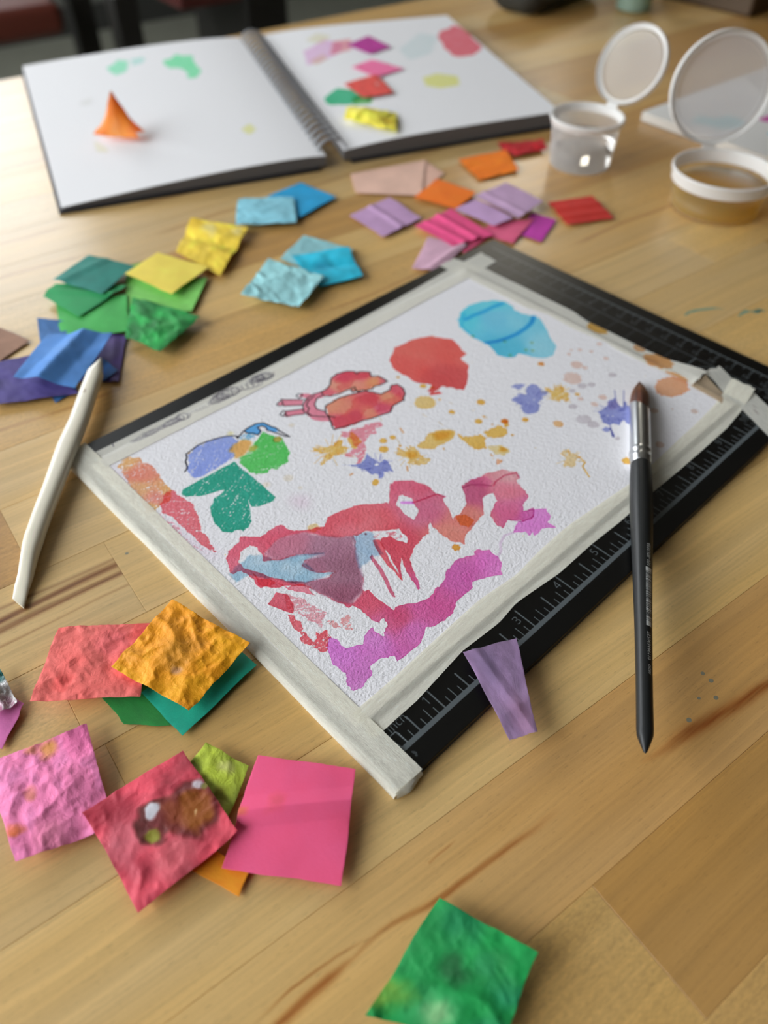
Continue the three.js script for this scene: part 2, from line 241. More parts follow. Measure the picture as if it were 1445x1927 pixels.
// the painting ---------------------------------------------------
const PX0 = -3, PX1 = 257, PY0 = 15.5, PY1 = 199, PS = 7.8, PWD = Math.round((PX1 - PX0) * PS), PHT = Math.round((PY1 - PY0) * PS);
function makeArt(W, H, X0, Y1, S, paperHex) {
  const buf = new Float32Array(W * H * 3), ph = hex(paperHex);
  for (let i = 0; i < W * H; i++) { buf[i * 3] = ph[0]; buf[i * 3 + 1] = ph[1]; buf[i * 3 + 2] = ph[2]; }
  const cv = document.createElement('canvas'); cv.width = W; cv.height = H; const ctx = cv.getContext('2d');
  let serial = 100;
  function jag(p, amp) {                                // torn, wandering outline by midpoint displacement
    if (!amp) return p; let q = []; for (let i = 0; i < p.length; i += 2) q.push([p[i], p[i + 1]]);
    let a = amp; for (let it = 0; it < 4; it++) { const n = []; for (let i = 0; i < q.length; i++) { const A = q[i], B = q[(i + 1) % q.length], dx = B[0] - A[0], dy = B[1] - A[1], l = Math.hypot(dx, dy) || 1; n.push(A); if (l > 0.25) { const k = (rnd() - 0.5) * 2 * Math.min(a, l * 0.28); n.push([(A[0] + B[0]) / 2 - dy / l * k, (A[1] + B[1]) / 2 + dx / l * k]); } } q = n; a *= 0.6; }
    return q.flat();
  }
  const trace = (p) => { for (let i = 0; i < p.length; i += 2) { const x = (p[i] - X0) * S, y = (Y1 - p[i + 1]) * S; i ? ctx.lineTo(x, y) : ctx.moveTo(x, y); } ctx.closePath(); };
  function blur(a, w, h, r) { const t = new Float32Array(w * h); for (let y = 0; y < h; y++) { let s = 0; for (let x = -r; x < w; x++) { if (x + r < w) s += a[y * w + x + r]; if (x - r - 1 >= 0) s -= a[y * w + x - r - 1]; if (x >= 0) t[y * w + x] = s / (2 * r + 1); } } const o = new Float32Array(w * h); for (let x = 0; x < w; x++) { let s = 0; for (let y = -r; y < h; y++) { if (y + r < h) s += t[(y + r) * w + x]; if (y - r - 1 >= 0) s -= t[(y - r - 1) * w + x]; if (y >= 0) o[y * w + x] = s / (2 * r + 1); } } return o; }
  // polys: one outline or a list; o.col: 0xhex or [x, y, hex, ...]; o.jag mm; o.edge dark rim; o.soft mm; o.dry 0..1 along o.ang; o.vary; o.holes; o.lines: stroked instead of filled with width o.w
  function paint(polys, o = {}) {
    const s = serial++; srand(s * 77 + 3);
    if (typeof polys[0] === 'number') polys = [polys];
    const jags = polys.map((p) => (o.w ? p : jag(p, o.jag ?? 0.6))), holes = (o.holes || []).map((p) => jag(p, o.hjag ?? 0.4));
    const all = jags.flat(); let x0 = 1e9, x1 = -1e9, y0 = 1e9, y1 = -1e9;
    for (let i = 0; i < all.length; i += 2) { x0 = Math.min(x0, all[i]); x1 = Math.max(x1, all[i]); y0 = Math.min(y0, all[i + 1]); y1 = Math.max(y1, all[i + 1]); }
    const pad = 3 + (o.soft || 0) * 2 + (o.w || 0);
    const bx = Math.max(0, Math.floor((x0 - pad - X0) * S)), by = Math.max(0, Math.floor((Y1 - y1 - pad) * S)), w = Math.min(W, Math.ceil((x1 + pad - X0) * S)) - bx, h = Math.min(H, Math.ceil((Y1 - y0 + pad) * S)) - by;
    if (w < 2 || h < 2) return;
    ctx.clearRect(bx, by, w, h); ctx.fillStyle = ctx.strokeStyle = '#fff'; ctx.globalCompositeOperation = 'source-over';
    if (o.w) { ctx.lineWidth = o.w * S; ctx.lineCap = ctx.lineJoin = 'round'; for (const p of jags) { ctx.beginPath(); for (let i = 0; i < p.length; i += 2) { const x = (p[i] - X0) * S, y = (Y1 - p[i + 1]) * S; i ? ctx.lineTo(x, y) : ctx.moveTo(x, y); } ctx.stroke(); } }
    else for (const p of jags) { ctx.beginPath(); trace(p); ctx.fill(); }
    if (holes.length) { ctx.globalCompositeOperation = 'destination-out'; for (const p of holes) { ctx.beginPath(); trace(p); ctx.fill(); } ctx.globalCompositeOperation = 'source-over'; }
    const im = ctx.getImageData(bx, by, w, h).data; let m = new Float32Array(w * h);
    for (let i = 0; i < w * h; i++) m[i] = im[i * 4 + 3] / 255;
    if (o.soft) { const r = Math.max(1, Math.round(o.soft * S * 0.6)); m = blur(blur(m, w, h, r), w, h, r); }
    const b = blur(m, w, h, Math.max(2, Math.round((o.ew || 0.45) * S)));
    const lift = (q) => o.raw ? q : q.map((z) => Math.min(246, lerp((q[0] + 2 * q[1] + q[2]) / 4, z, 0.9) * 1.16 + 9)), cols = typeof o.col === 'number' ? null : o.col, c1 = cols ? null : lift(hex(o.col)), k0 = o.k ?? 1, vary = o.vary ?? 0.35, edge = o.edge ?? 0.5, ca = Math.cos(o.ang || 0), sa = Math.sin(o.ang || 0);
    for (let y = 0; y < h; y++) for (let x = 0; x < w; x++) {
      const i = y * w + x; let a = m[i]; if (a < 0.004) continue;
      const mx = (bx + x) / S + X0, my = Y1 - (by + y) / S;
      if (o.dry) { const u = (mx * ca + my * sa), v = (-mx * sa + my * ca); const t = 0.55 * fbm(u / 7, v / 0.5, s, 3) + 0.45 * fbm(mx / 0.5, my / 0.5, s + 5, 2); const tc = clamp(0.5 + (t - 0.5) * 2.3); const d2 = o.dry * (o.dryEdge ? 1 - 0.55 * sstep(0.55, 1, b[i]) : 1); a *= 1 - sstep(1 - d2 - 0.05, 1 - d2 + 0.03, tc); }
      let c = c1;
      if (cols) { let sw = 0, r = 0, g = 0, bl = 0; for (let q = 0; q < cols.length; q += 3) { const d2 = (mx - cols[q]) ** 2 + (my - cols[q + 1]) ** 2 + 2, wt = 1 / (d2 * d2); const hc = hex(cols[q + 2]); sw += wt; r += wt * hc[0]; g += wt * hc[1]; bl += wt * hc[2]; } c = lift([r / sw, g / sw, bl / sw]); }
      const e = clamp((1 - b[i]) * 2) * edge * (0.5 + fbm(mx / 3, my / 3, s + 50, 2));
      const d = a * (k0 * (1 - vary / 2 + vary * fbm(mx / (o.vs || 9), my / (o.vs || 9), s + 2, 4)) + e * 1.1) * (0.93 + 0.14 * vnoise(mx * 3, my * 3, s));
      const j = ((by + y) * W + bx + x) * 3; if (o.erase) { for (let q = 0; q < 3; q++) buf[j + q] = lerp(buf[j + q], ph[q], a * o.erase); continue; } for (let q = 0; q < 3; q++) buf[j + q] *= Math.pow(Math.max(4, c[q]) / 255, d);
    }
  }
  const erase = (p, o = {}) => paint(p, { col: 0xffffff, erase: 1, edge: 0, jag: 0.6, ...o });
  function blob(x, y, r, col, o = {}) {                 // drop of paint with a spiky rim
    srand(serial * 31 + 7); const p = [], n = o.n || 26, sx = o.sx || 1, a = o.a || 0;
    for (let i = 0; i < n; i++) { const t = i / n * 6.2832, k = r * (1 + (o.spike || 0.05) * (rnd() * 2 - 0.6) * (i % 2 ? 1.6 : 0.4)); const ux = Math.cos(t) * k * sx, uy = Math.sin(t) * k; p.push(x + ux * Math.cos(a) - uy * Math.sin(a), y + ux * Math.sin(a) + uy * Math.cos(a)); }
    paint(p, { col, jag: 0.12, edge: 0.35, ...o });
  }
  function texture() { const d = new Uint8Array(W * H * 4); for (let y = 0; y < H; y++) for (let x = 0; x < W; x++) { const i = (y * W + x), o = ((H - 1 - y) * W + x) * 4; for (let q = 0; q < 3; q++) d[o + q] = clamp(buf[i * 3 + q], 0, 255); d[o + 3] = 255; } const t = new THREE.DataTexture(d, W, H); t.magFilter = t.minFilter = THREE.LinearFilter; t.colorSpace = THREE.SRGBColorSpace; t.needsUpdate = true; return t; }
  return { paint, blob, erase, texture };
}
{
  const art = makeArt(PWD, PHT, PX0, PY1, PS, 0xf1eff3), { paint, blob, erase } = art;
  const RED = 0xd8545c, PINKRED = 0xd2506a, MAG = 0xc766bd, OCH = 0xe2a23c, PURP = 0x7a83bd, COP = 0xd29468;
  // faint washes
  paint([51.6,119.8,58.2,115.2,52.3,108.2,48.5,114.1], { col: 0xf0b8c4, soft: 4, edge: 0, k: 0.7 });
  paint([2.6,194.1,7.2,182,1.8,155.2,4.5,135.4,9.2,113.5,6.6,110.7,0.7,126.1,0.9,148.2,1.2,171.9], { col: 0xeebcc8, soft: 4, edge: 0, k: 0.8 });
  paint([34.3,176.7,50.5,178.7,62.3,172.3,61.8,167.1,49.2,170.8,36.1,173.2], { col: 0xf2cfd0, soft: 5, edge: 0, k: 0.7 });
  // orange to red brush stroke at the left
  paint([5.4,190.3,9.3,192.7,13.4,192.2,16.4,188.8,16.6,183,17.2,175.9,15.7,167.6,15.4,159.5,11,154.5,5.6,154.6,2.5,152.6,0.2,154.7,0.7,160.2,2.7,172.5,4.4,181.5,6.9,186.7], { col: [9,192.4].concat([0xee9d5c], [11.2,178.3], [0xe97a62], [3.1,171.1], [0xeca06a], [13.9,159.9], [0xee9d5c], [1,156], [0xefa45c], [8,159.4], [0xe57a6a]), dry: 0.14, ang: -0.3, edge: 0.25, jag: 1 });
  paint([6,155.2,10.7,159.8,15.4,159.5,16.4,151.4,15.7,142.1,14,136.8,10.3,128.9,9,120.9,8.5,115.1,7.1,118.2,6.6,130.5,6.1,143.3,4.3,149.8], { col: 0xdc5c66, dry: 0.2, dryEdge: 1, ang: -0.7, edge: 0.3, jag: 1 });
  paint([4,153.1,4.6,144.7,3.4,133.6,5.3,117.3,2.9,129.4,2.4,143], { col: 0xe08a96, dry: 0.55, ang: -0.7, edge: 0, jag: 1 });
  // two torn rounds, blue and green, with the teal print below
  paint([28.2,166.8,33.5,173.9,39.3,176.4,46.1,176.3,52.5,174,56.8,170.9,57.5,166.5,53.6,162,50,160,49.5,157.9,42.1,157.9,33.2,157.7,29.1,158.3,26.3,161.7], { col: 0x7b8fd6, dry: 0.25, dryEdge: 1, ang: 0.55, edge: 0.15, jag: 1 });
  paint([58.6,167.3,61.7,168.6,64.3,167.6,65.3,163.8,63,161.4,60.4,163.8], { col: 0x5fa3c4, dry: 0.33, ang: 0.3, edge: 0.2 });
  paint([63.5,170.2,66.8,170.9,71.3,170.9,74.2,168.7,75.1,164,75.8,160.5,75.5,157.9,74,159.7,72.1,163,73.2,165.3,72.2,167.6,69.7,168.1,69.4,164.6,66.5,163.1,65.7,165.7,63.6,168.2], { col: 0x4795cf, edge: 0.5, jag: 0.5 });
  paint([70.1,163.4,71.7,158.2,73.8,153,71.8,148.4,69.7,142.3,65.5,138.4,58.9,137.7,56.4,140.1,54,139,49.2,141.8,47.5,145.1,48.1,153.1,50.4,156.2,55.5,156.6,61,159.5], { col: 0x43b84c, dry: 0.13, dryEdge: 1, ang: -0.35, edge: 0.15, jag: 0.6 });
  erase([49.6,163.1,54.1,165.6,58.5,165.6,61,163.2,60.9,158.7,60.9,155.8,58,155.6,52.8,156.5,48.7,156.8,50.7,160.3], { soft: 0.7, erase: 0.85 }); erase([70.6,156,72.7,155.9,73.5,153.3,71.7,151.7,69.6,153.4], { soft: 0.3, erase: 0.8 });
  paint([49.3,163.4,54.3,165.9,58.5,165.6,61,163.2,60.4,160.1,57.4,158.4,52.8,156.5,48.7,156.8,50.7,160.3], { col: 0xd99a48, edge: 0.2, soft: 0.8, k: 1 });
  paint([58.9,158.9,61.4,157.8,61,155.9,57.8,155.3,56.2,156.8], { col: 0xa8a338, edge: 0.2, soft: 0.6 });
  blob(...[71.4,154.3], 2.0, 0xb08f2e, { sx: 1.15, k: 0.9 });
  blob(...[34.9,175.2], 0.5, OCH); blob(...[57.6,173.4], 1.4, 0xf0c898, { soft: 0.8, edge: 0 });
  paint([47,155.9,46.8,139.4,46.4,123.9,44.4,122.7,40.5,123.6,36.2,125.4,35.2,127.4,36.4,130.7,32.2,123.4,30.1,120,26.7,117.4,23.6,117.3,23,119,20.9,120.2,19.6,119.7,17,122.8,17.3,129.2,19.9,135.8,21.6,138.8,25.7,142,32.7,143.3,29,145.2,22.7,147.6,17.4,151.4,16.9,154.3,18.8,156.5,32.2,156.2], { col: 0x0f9377, dry: 0.08, ang: 0.42, edge: 0.2, jag: 0.4, vary: 0.2 });
  paint([[26.3,165.8,28.2,166.8,29.5,168.9,30.4,171.5,32.4,173.2,33.5,175.6,35.9,176,41.9,177.1,46.5,176.2,51.8,174.5,55.1,173,58.2,170.5,58.9,168.5,58,168.1,58.1,169,60.2,169.1,63.3,170.4,66.8,170.9,71.2,170.7,74.2,168.7,75.1,164,76.1,161.6,76.1,158.7,76.5,155.6,77,151.8,75.5,153.7,74.6,156.9,73.1,160.7,72,162.9,72.9,165.1,72.1,167.5,69.9,167.9,69.4,164.6,66.6,163.3,65.7,165.7,63.6,168.2,63.7,170]], { col: 0x2c2838, raw: 1, w: 0.75, edge: 0, k: 1.2 });
  // anatomical heart in red wash with an ink outline
  const lobeA = [111.6,167.9,118.2,169.3,122.4,173.2,127,174.1,133.3,171.5,137,166.8,140.5,162.8,138.6,159.9,141.5,157.9,142,153.4,142,150.8,136.8,151.2,134,152.5,130,152.4,125.8,154.5,123.6,157.2,122.8,159.8,117.4,160.6,112.6,162,109.7,164.7];
  const lobeB = [104.6,157.1,108.3,157.9,114.2,157.9,120.2,156,128.1,152.9,130,149.9,132.1,145.4,137.9,144.9,141.4,146.8,143.8,145.2,143.9,141.2,140.6,136.7,136.8,134.1,130,134.4,126.2,132,119.7,133.3,115.8,134.7,110.4,136.2,103.8,137.8,96.3,140.9,98.2,145.4,100.9,151.1];
  const colA = [127.7,169.6].concat([0xd0485e], [136.6,163.8], [0xcf4a58], [119.7,166.6], [0xe8866c], [126.8,159.9], [0xe08068], [136.9,155.6], [0xe08350], [112.7,165.6], [0xd05a68], [140.7,152], [0xcc5560]);
  const colB = [107.9,154].concat([0xe0805f], [110,149.7], [0xdd7c62], [110.5,142], [0xc9495a], [102.6,144.7], [0xcb4a5c], [126.2,146.6], [0xcf4d58], [117.9,138.6], [0xdd7a60], [123.7,136.7], [0xcc5068], [133,141.4], [0xe08562], [140.5,141.9], [0xcf4c5c]);
  paint(lobeA, { col: colA, jag: 0.7, edge: 0.4 }); paint(lobeB, { col: colB, jag: 0.7, edge: 0.4 });
  paint([123,171.3,130.2,172.4,133.8,167.7,139.6,163.6,137.4,160.4,130,163.4,123.5,160.5,118.3,161.6,119.5,165.5,123,166.1,121.1,169.2], { col: 0xe08090, k: 0.55, jag: 0.9, edge: 0.5 });
  paint([113.4,147.6,120,152.4,129.1,148.9,129.7,144.6,124.9,140.4,118.5,141.6,109.8,137.9,102.6,138.9,97.2,141.8,101.4,148.3,107.1,146.4], { col: 0xdd8088, k: 0.5, jag: 1, edge: 0.6 });
  paint([119.9,136.7,126.4,140.3,134,139.2,140.7,140.4,137.1,135.1,127,133.6], { col: 0xdd8090, k: 0.4, jag: 0.9, edge: 0.6 });
  paint([[97.7,166.1,102.3,169.1,107.3,168.8,111.3,167.5,109.6,164.1,105.4,164.9,101.7,162.3,100.3,158.8,102.4,154.5,100.9,151.1,98.9,147.1,96.1,149.7,93.9,153,93.7,157.9,93.9,161.2], [87.9,175.4,92.5,176.6,99.9,168.9,97,166.2,89.8,172.4], [86.7,168,87.8,168.2,95,163.8,93.3,160,85,164.6], [100,172.5,102.6,173.9,106.1,169.3,102.5,168.4,101,171]], { col: 0xdf7487, jag: 0.3, edge: 0.4 });
  const INK = { col: 0x302834, raw: 1, edge: 0, k: 1.15 };
  const wig = (p, a) => { srand(p.length * 13); const q = []; for (let i = 0; i + 3 < p.length; i += 2) { q.push(p[i], p[i + 1]); for (let k = 1; k < 4; k++) q.push(lerp(p[i], p[i + 2], k / 4) + rr(-a, a), lerp(p[i + 1], p[i + 3], k / 4) + rr(-a, a)); } q.push(p[p.length - 2], p[p.length - 1]); return q; };
  paint([wig([111.2,168.2,113.8,167.7,118.2,169.3,122.4,173.2,127,174.1,133.3,171.5,135.2,169.1,134.7,166.9,137.3,167.1,140.8,163.1,138.6,159.9,141.5,157.9,142,153.4,142,150.8,136.8,151.2,134,152.5,131.5,151.4,126.8,154.8,124.6,155,126.2,159.2,124.3,159.7,122.5,156.9,125.1,156.4], 0.3), wig([109.8,163.9,112.4,161.8,116.4,160.3,122.7,159.7], 0.15), wig([102.6,148,100.8,150.6,101.8,153.8,105.2,157.8,108.3,157.9,114.2,157.9,120.2,156,128.1,152.9,130,149.9,132.1,145.4,137.9,144.9,141.2,147,144.1,145.5,143.9,141.2,141.2,136.8,137.5,134.7,137.4,133.8,130,134.4,125.9,131.7,119.7,133.3,115.5,134.4,110.7,136.5,104.1,138.1,96.2,140.7,96.9,143.2,98.7,146.1,100.3,149.9], 0.2)], { ...INK, w: 0.68 });
  paint([[109.7,164.7,110.9,167.9,106.8,169.2,102,168.8,97.3,166.4,94.3,162.1,94,158.2,96.6,154.5,101.1,149.7], [109.1,165.3,105.7,165.3,101.7,162.3,100.3,158.8,102.2,154.3], [106.4,167.8,101,166.7,98.1,164.5,98,162.2,95.1,160.1,94.9,156.7], [101.9,167.7,92.9,176.2,92.3,177.3,87.7,175.5,87.9,173.9,89.9,172.9,91.7,176.1], [97,166.2,89.7,172.2], [95.5,163.5,87.8,168.2,87.1,169.4,84,168.2,84.4,165.7,87.1,167.7,85.4,164.3], [93.3,160,85.4,165.1], [99.2,171.5,99.5,174.3,101.2,174.8,102.7,173.1,100.5,171.5,99.5,171.8]], { ...INK, w: 0.58 });
  // drips under the heart
  paint([97.9,137.7,101,134.7,106.6,132.9,112.9,131.6,116.6,129.2,114.5,126.6,112.3,128.6,109.3,124.6,104.9,125.4,101.5,124.2,96.7,118.9,89.4,114.1,87.4,115,90.9,118,87.2,122.5,90.8,123.4,95.6,123.2,95.3,126.8,97.7,131.1,95.2,134.6], { col: 0xe06a7a, k: 0.8, jag: 1.4, edge: 0.25, dry: 0.18 });
  paint([101,134.7,101.5,132,100.9,128.1,99.5,125,93.9,123.7,93.3,125.4,94.8,129.4,97.9,132.1], { col: OCH, k: 0.9, jag: 1.5, edge: 0.3 });
  const splat = (p, c, o = {}) => { paint(p, { col: c, jag: o.jag ?? 1.6, edge: 0.35, ...o }); };
  splat([76.8,137.7,83,131.9,79.9,138.1,83.5,134.1,87.8,132.7,91.5,133.7,93.9,132.4,90.9,129.8,92.9,125.7,89.7,124.5,86.4,125.5,82.2,126.3,78.8,126.3,74.9,125.8,79.9,128.4,78.5,130.8,82.7,130], OCH, { k: 0.85, dry: 0.14 });
  splat([82,119.2,86.4,115.4,90.3,114.3,96.1,117.2,95.6,114,95.7,109.8,95.9,108.4,99.1,108.3,98.5,104.2,96.6,99,95.1,101.6,93.1,102.9,89.5,99.9,88.2,100.6,90.3,103.2,87.9,104.9,87.5,110.5,86.5,113.7], PURP, { jag: 0.8, holes: [[92.9,109.4,95.1,109.2,95,107.4,93.2,108]] });
  // ochre drops and splashes
  const drops = (l, col, o) => { for (let i = 0; i < l.length; i += 3) blob(l[i], l[i + 1], l[i + 2], col, o); };
  drops([107.9,118.4,1.81,112.9,117,1.52,103.8,113.8,2.21,164.5,105.6,2.11,147.9,110.4,1.57,152.2,96.3,1.86,161.7,87.4,1.86,152.7,135.2,1.70,111.3,110.2,0.72,109.4,109.3,0.66,155.3,131,1.30,124.8,94.3,0.54,156.9,97.1,0.69,148.5,149.6,0.93,150.8,121.6,0.77,155.4,90.1,0.49,156.7,96.2,0.37], OCH, { spike: 0.06 });
  drops([143.5,125,5.10], 0xe6b066, { spike: 0.09, n: 60 });
  splat([117.5,104.9,122.4,104.6,128.1,106.8,132.2,105.6,138.1,100.2,135.4,97.4,131.2,96.3,126.6,97,121.2,97.7,116.8,102.5], 0xe6a84e, { jag: 0.9, k: 0.9 });
  paint([128.7,105.7,133.6,103.6,136.8,99.9,132.1,98,126.4,100.9], { col: 0xe2a030, soft: 1.5, edge: 0, k: 0.8 });
  splat([106,109,109.2,108.5,110.9,105.1,112.2,108.1,112.3,103.1,114.6,107.1,114.2,100,115,94.5,111.8,92.7,107.5,95.1,105,99.2,108.3,100.8,106.1,105.3], 0xe6aa58, { jag: 1.1, k: 0.8, dry: 0.1 });
  paint([110.1,105.1,113.6,101.9,111.5,99,108,100.5], { col: 0xe0a030, soft: 1.2, edge: 0, k: 0.8 });
  splat([137.6,97.3,137.3,93.7,142,90.6,145.7,89,145.8,85.1,140.8,82.3,139.9,80,135.4,83.9,135.1,87.7], 0xe2a440, { jag: 0.9, k: 0.95 });
  splat([147.9,89.4,153.2,88.3,156.8,88.1,157.8,86.5,157.9,82.6,153.4,80.4,148.4,82.6,146.5,85.7], 0xe2a440, { jag: 0.7, k: 0.95 });
  splat([161.4,88.4,164.1,87.8,160.7,83.8,158.1,84.4], OCH, { jag: 0.3 });
  splat([141,80.9,146.9,76.5,146.1,71.1,142.3,71.1,139.5,74.9], 0xe8b878, { jag: 0.8, k: 0.8 }); paint([145.3,76.8,146.9,73.4,144.3,72.8,142.8,75.4], { col: 0xe0a23c, soft: 0.8, edge: 0 });
  splat([134.9,69.8,138,72.1,139.1,69.9,135.5,69.2], COP, { jag: 0.5, k: 0.9 });
  for (const p of [[136.1,119.7,136.1,116.6], [137.4,109.7,137.3,106.6], [152.6,116.7,152.9,114.8], [118.6,132.2,117.7,129.7], [157.9,96.4,156.9,94.6], [113.6,115.5,112.2,111.1]]) paint([p], { col: 0xb99a5c, w: 0.3, edge: 0, k: 0.7 });
  for (const p of [[120.3,119.3,119.1,116], [80.3,111.6,81.8,111.6], [103.5,97.7,101.6,95.4], [138.2,76.1,137.9,75]]) paint([p], { col: 0xcc8a4a, w: 0.9, edge: 0, k: 0.8 });
  blob(...[85.5,100.1], 1.5, OCH, { sx: 1.5, a: 0.5 });
  // the scarlet round and the bright blue one
  paint([155.5,163.6,166.2,170.5,176.6,169.2,188.6,164.4,195,154,192.6,145.7,190.5,138.7,185,138.5,183.3,130.7,174.2,123.2,165.5,118.4,162.7,124.1,160,128.4,152.4,127.6,151,130.8,156.7,132.9,152.1,140.9,151.9,150.6,152.7,158.3], { col: [172.6,161.1].concat([0xdf5a4e], [166,130.9], [0xc9403f], [189.6,145], [0xdc5248], [157.9,154.7], [0xdb5048]), jag: 0.7, edge: 0.15, vary: 0.25 });
  paint([150.5,128.8,155.4,126.7,155.2,123.8,150.2,126.7], { col: 0xd24a48, jag: 0.3 });
  paint([211.8,164.4,218.8,169.3,226.7,170.7,236.2,168.7,243.1,164.2,246.5,158.9,246.1,152.4,243.6,148.9,243.4,144.2,246.2,138.6,247.4,133.7,243.7,126.9,236.3,117.4,231.8,109.3,224.7,105.7,218.6,107.2,214.3,113,212,119.4,208,118.9,203.8,122,202,127.1,204.7,133.2,205.3,139.5,204.9,147,206.5,154.5,208,160.5], { col: [216.6,163.7].concat([0x45bfe2], [228.9,152.1], [0x5fb6cf], [237.4,163.5], [0x52c0e0], [210.1,126.3], [0x3fadc9], [226,113.1], [0x7cc0d0], [236.8,140.8], [0x66bcd4]), jag: 0.5, edge: 0.25, vary: 0.25 });
  paint([[215.3,162,221.5,161.9,228.1,160.5,236.9,160,243.7,158.6]], { col: 0x30a4e0, w: 2.6, soft: 0.9, edge: 0, k: 0.9 });
  paint([[206.4,138.5,211.7,135.3,218.5,133.4,225.3,132.3,233.8,132.5,240.3,133.8,246.3,136.7]], { col: 0x1e98d0, w: 2.4, soft: 0.8, edge: 0, k: 1.0 });
  paint([[211.8,164.4,219.7,166.5,207.8,158.8,205.4,146.5]], { col: 0x46b0e0, w: 1.6, soft: 0.8, edge: 0, k: 0.5 });
  paint([243.6,130.7,236.3,119.2,230.3,109,223.2,105.4,217.5,110,226.8,121.1], { col: 0xffffff, k: 0 });
  for (const q of [217.1,118.9].concat([219.2,116], [214.9,132.3], [224.9,121.1], [206.8,121.7], [205.8,147.9]).reduce((a, v, i, s) => (i % 2 ? a : a.concat([[v, s[i + 1]]])), [])) blob(q[0], q[1], 0.9, 0xc7a24e, { soft: 0.5, edge: 0, k: 0.7 });
  blob(...[212.8,104.9], 1.4, OCH, { spike: 0.4 });
  // violet splashes and pale brown drops
  splat([177.6,96.2,182.3,95.3,182.5,97.4,186.7,93.4,192.5,97.4,195.9,96.1,195.8,93.2,194.2,89.9,196.3,86.2,192.2,87,189.3,85.1,185.6,85.2,181.9,81.9,177.6,81.4,174.7,83,175.5,89,177.9,89,177.6,92.7], PURP, { jag: 1.0, k: 0.95, holes: [[193.8,95,194.7,94.8,193.8,94.1], [181.7,89.4,182.4,87.9,181.5,88.2], [185.3,88.9,186.9,88.5,185.4,87.7]] });
  splat([185.2,103.2,188.8,103.4,192.6,99.2,187.7,98.4,186.2,99.2], PURP, { jag: 0.7, k: 0.8 });
  splat([202.3,60.3,204.2,59.7,212,61.4,215.3,60.6,217.9,60.5,215.1,57.3,214.2,53.6,218.7,56.3,216.5,51.4,215.2,48.1,204.3,40.9,204.8,44.8,205.6,48.3,200.8,46.3,199.9,49.3,196.9,49,197,52.1,198.1,55.4], 0x7880ba, { jag: 1.1, holes: [[202.3,55.3,203.5,54.5,202.4,54.1], [204.2,53.5,205,52.2,203.8,52.6]] });
  paint([211.3,60.9,216.5,59.5,212.7,55,206.1,56.7], { col: 0xb99ab0, k: 0.5, soft: 1.2, edge: 0 });
  paint([[225.9,61.2,214.4,53.4], [222.3,64.5,214.5,57.9], [196.7,49.2,191.3,43.6]], { col: 0x6a70ae, w: 0.45, edge: 0 });
  splat([191.6,50.8,195,50.8,195.5,48.1,191.8,47.9], PURP, { jag: 0.5, k: 0.9 }); splat([195.5,49.3,195.3,47.3,191.3,43.1,190.6,43.8], 0x5f66a8, { jag: 0.3 });
  splat([198.1,91,198.8,86.8,204.6,87.9,204.5,82.5,202.3,82.2,201.9,77.9,199.1,75.9,196.3,75.7,196.5,78.4,193.1,80.4,192.5,83.3,195.6,85], 0xe0a848, { jag: 1.4, k: 0.9, dry: 0.2 });
  splat([162.9,54.1,165.8,54.4,167.3,52,167.4,47.8,167.7,45.6,162.7,45.5,160.4,43.8,156.2,47.2,160.6,49.3], 0xe6ad6a, { jag: 1.0, k: 0.7, dry: 0.1 });
  paint([[167,46.3,166.2,42.1,163,41.3,159.6,35]], { col: OCH, w: 0.8, edge: 0 });
  drops([238.8,98.6,1.25,242.2,93.4,1.02,235.1,101.7,0.79,231.2,100.3,1.02,251.4,94.5,1.43,242.7,84,1.40,226.1,91.2,3.05,227.4,86.8,1.38,214.8,85.6,4.63,213,65.3,2.01,205.3,64.9,1.68,203.7,72.4,1.32], 0xc9a898, { k: 0.75, spike: 0.12, edge: 0.2 });
  drops([232.8,72.9,1.75,213.1,78.3,2.05,217.6,75.5,1.73,195.9,71.2,1.83,206,79.3,1.50,191.6,61.6,3.08,191.7,55.8,2.45,191.6,41.5,1.10], 0xb3acb0, { k: 0.8, spike: 0.08, sx: 1.2, a: -0.4, edge: 0.25 });
  drops([179.4,67.9,2.45], 0xe2a268, { spike: 0.08 }); drops([170.1,81.3,1.54,156.4,78.2,0.70,212.8,105,1.33,205.5,75.7,1.17,181.4,29.2,2.19,161.7,87.6,1.74], OCH, { spike: 0.15 });
  drops([237.2,26.8,1.62,230.7,35.4,0.47,202.8,24.9,1.99,197.7,27,0.62,223,41.2,1.86], 0xbfa596, { k: 0.7, spike: 0.12, edge: 0.25 });
  drops([83.1,157.8,1.36,58.4,129.7,2.11,58.4,121,0.92,48.3,133.1,1.68], 0xd0c4b0, { k: 0.7, soft: 0.6, edge: 0.1 });
  // fine thrown lines around the splashes
  const rays = (l, col, n, r0, r1) => { srand(Math.round(l[0] * 7 + n)); const p = []; for (let i = 0; i < n; i++) { const a = rr(0, 6.2832), s = rr(r0 * 0.6, r0), t = s + rr(0.2, 1) * (r1 - s); p.push([l[0] + Math.cos(a) * s, l[1] + Math.sin(a) * s, l[0] + Math.cos(a + 0.08) * t, l[1] + Math.sin(a + 0.08) * t]); } paint(p, { col, w: 0.28, edge: 0, k: 0.85 }); };
  rays([205.9,54.7], 0x6a70ae, 26, 5.5, 9.5); rays([184.5,89.6], 0x747ab6, 22, 6, 9.5); rays([93.6,107.6], 0x747ab6, 18, 4.5, 9); rays([198.6,83.4], 0xd8a044, 20, 4.5, 10); rays([85,131.1], 0xd8a044, 24, 4, 13); rays([109.5,102.1], 0xe0a850, 16, 5, 9); rays([163,48.1], 0xe0a850, 14, 4, 8);
  blob(...[246.9,45.6], 7.2, COP, { sx: 1.35, a: -0.1, spike: 0.1, n: 40, edge: 0.5, k: 0.95 });
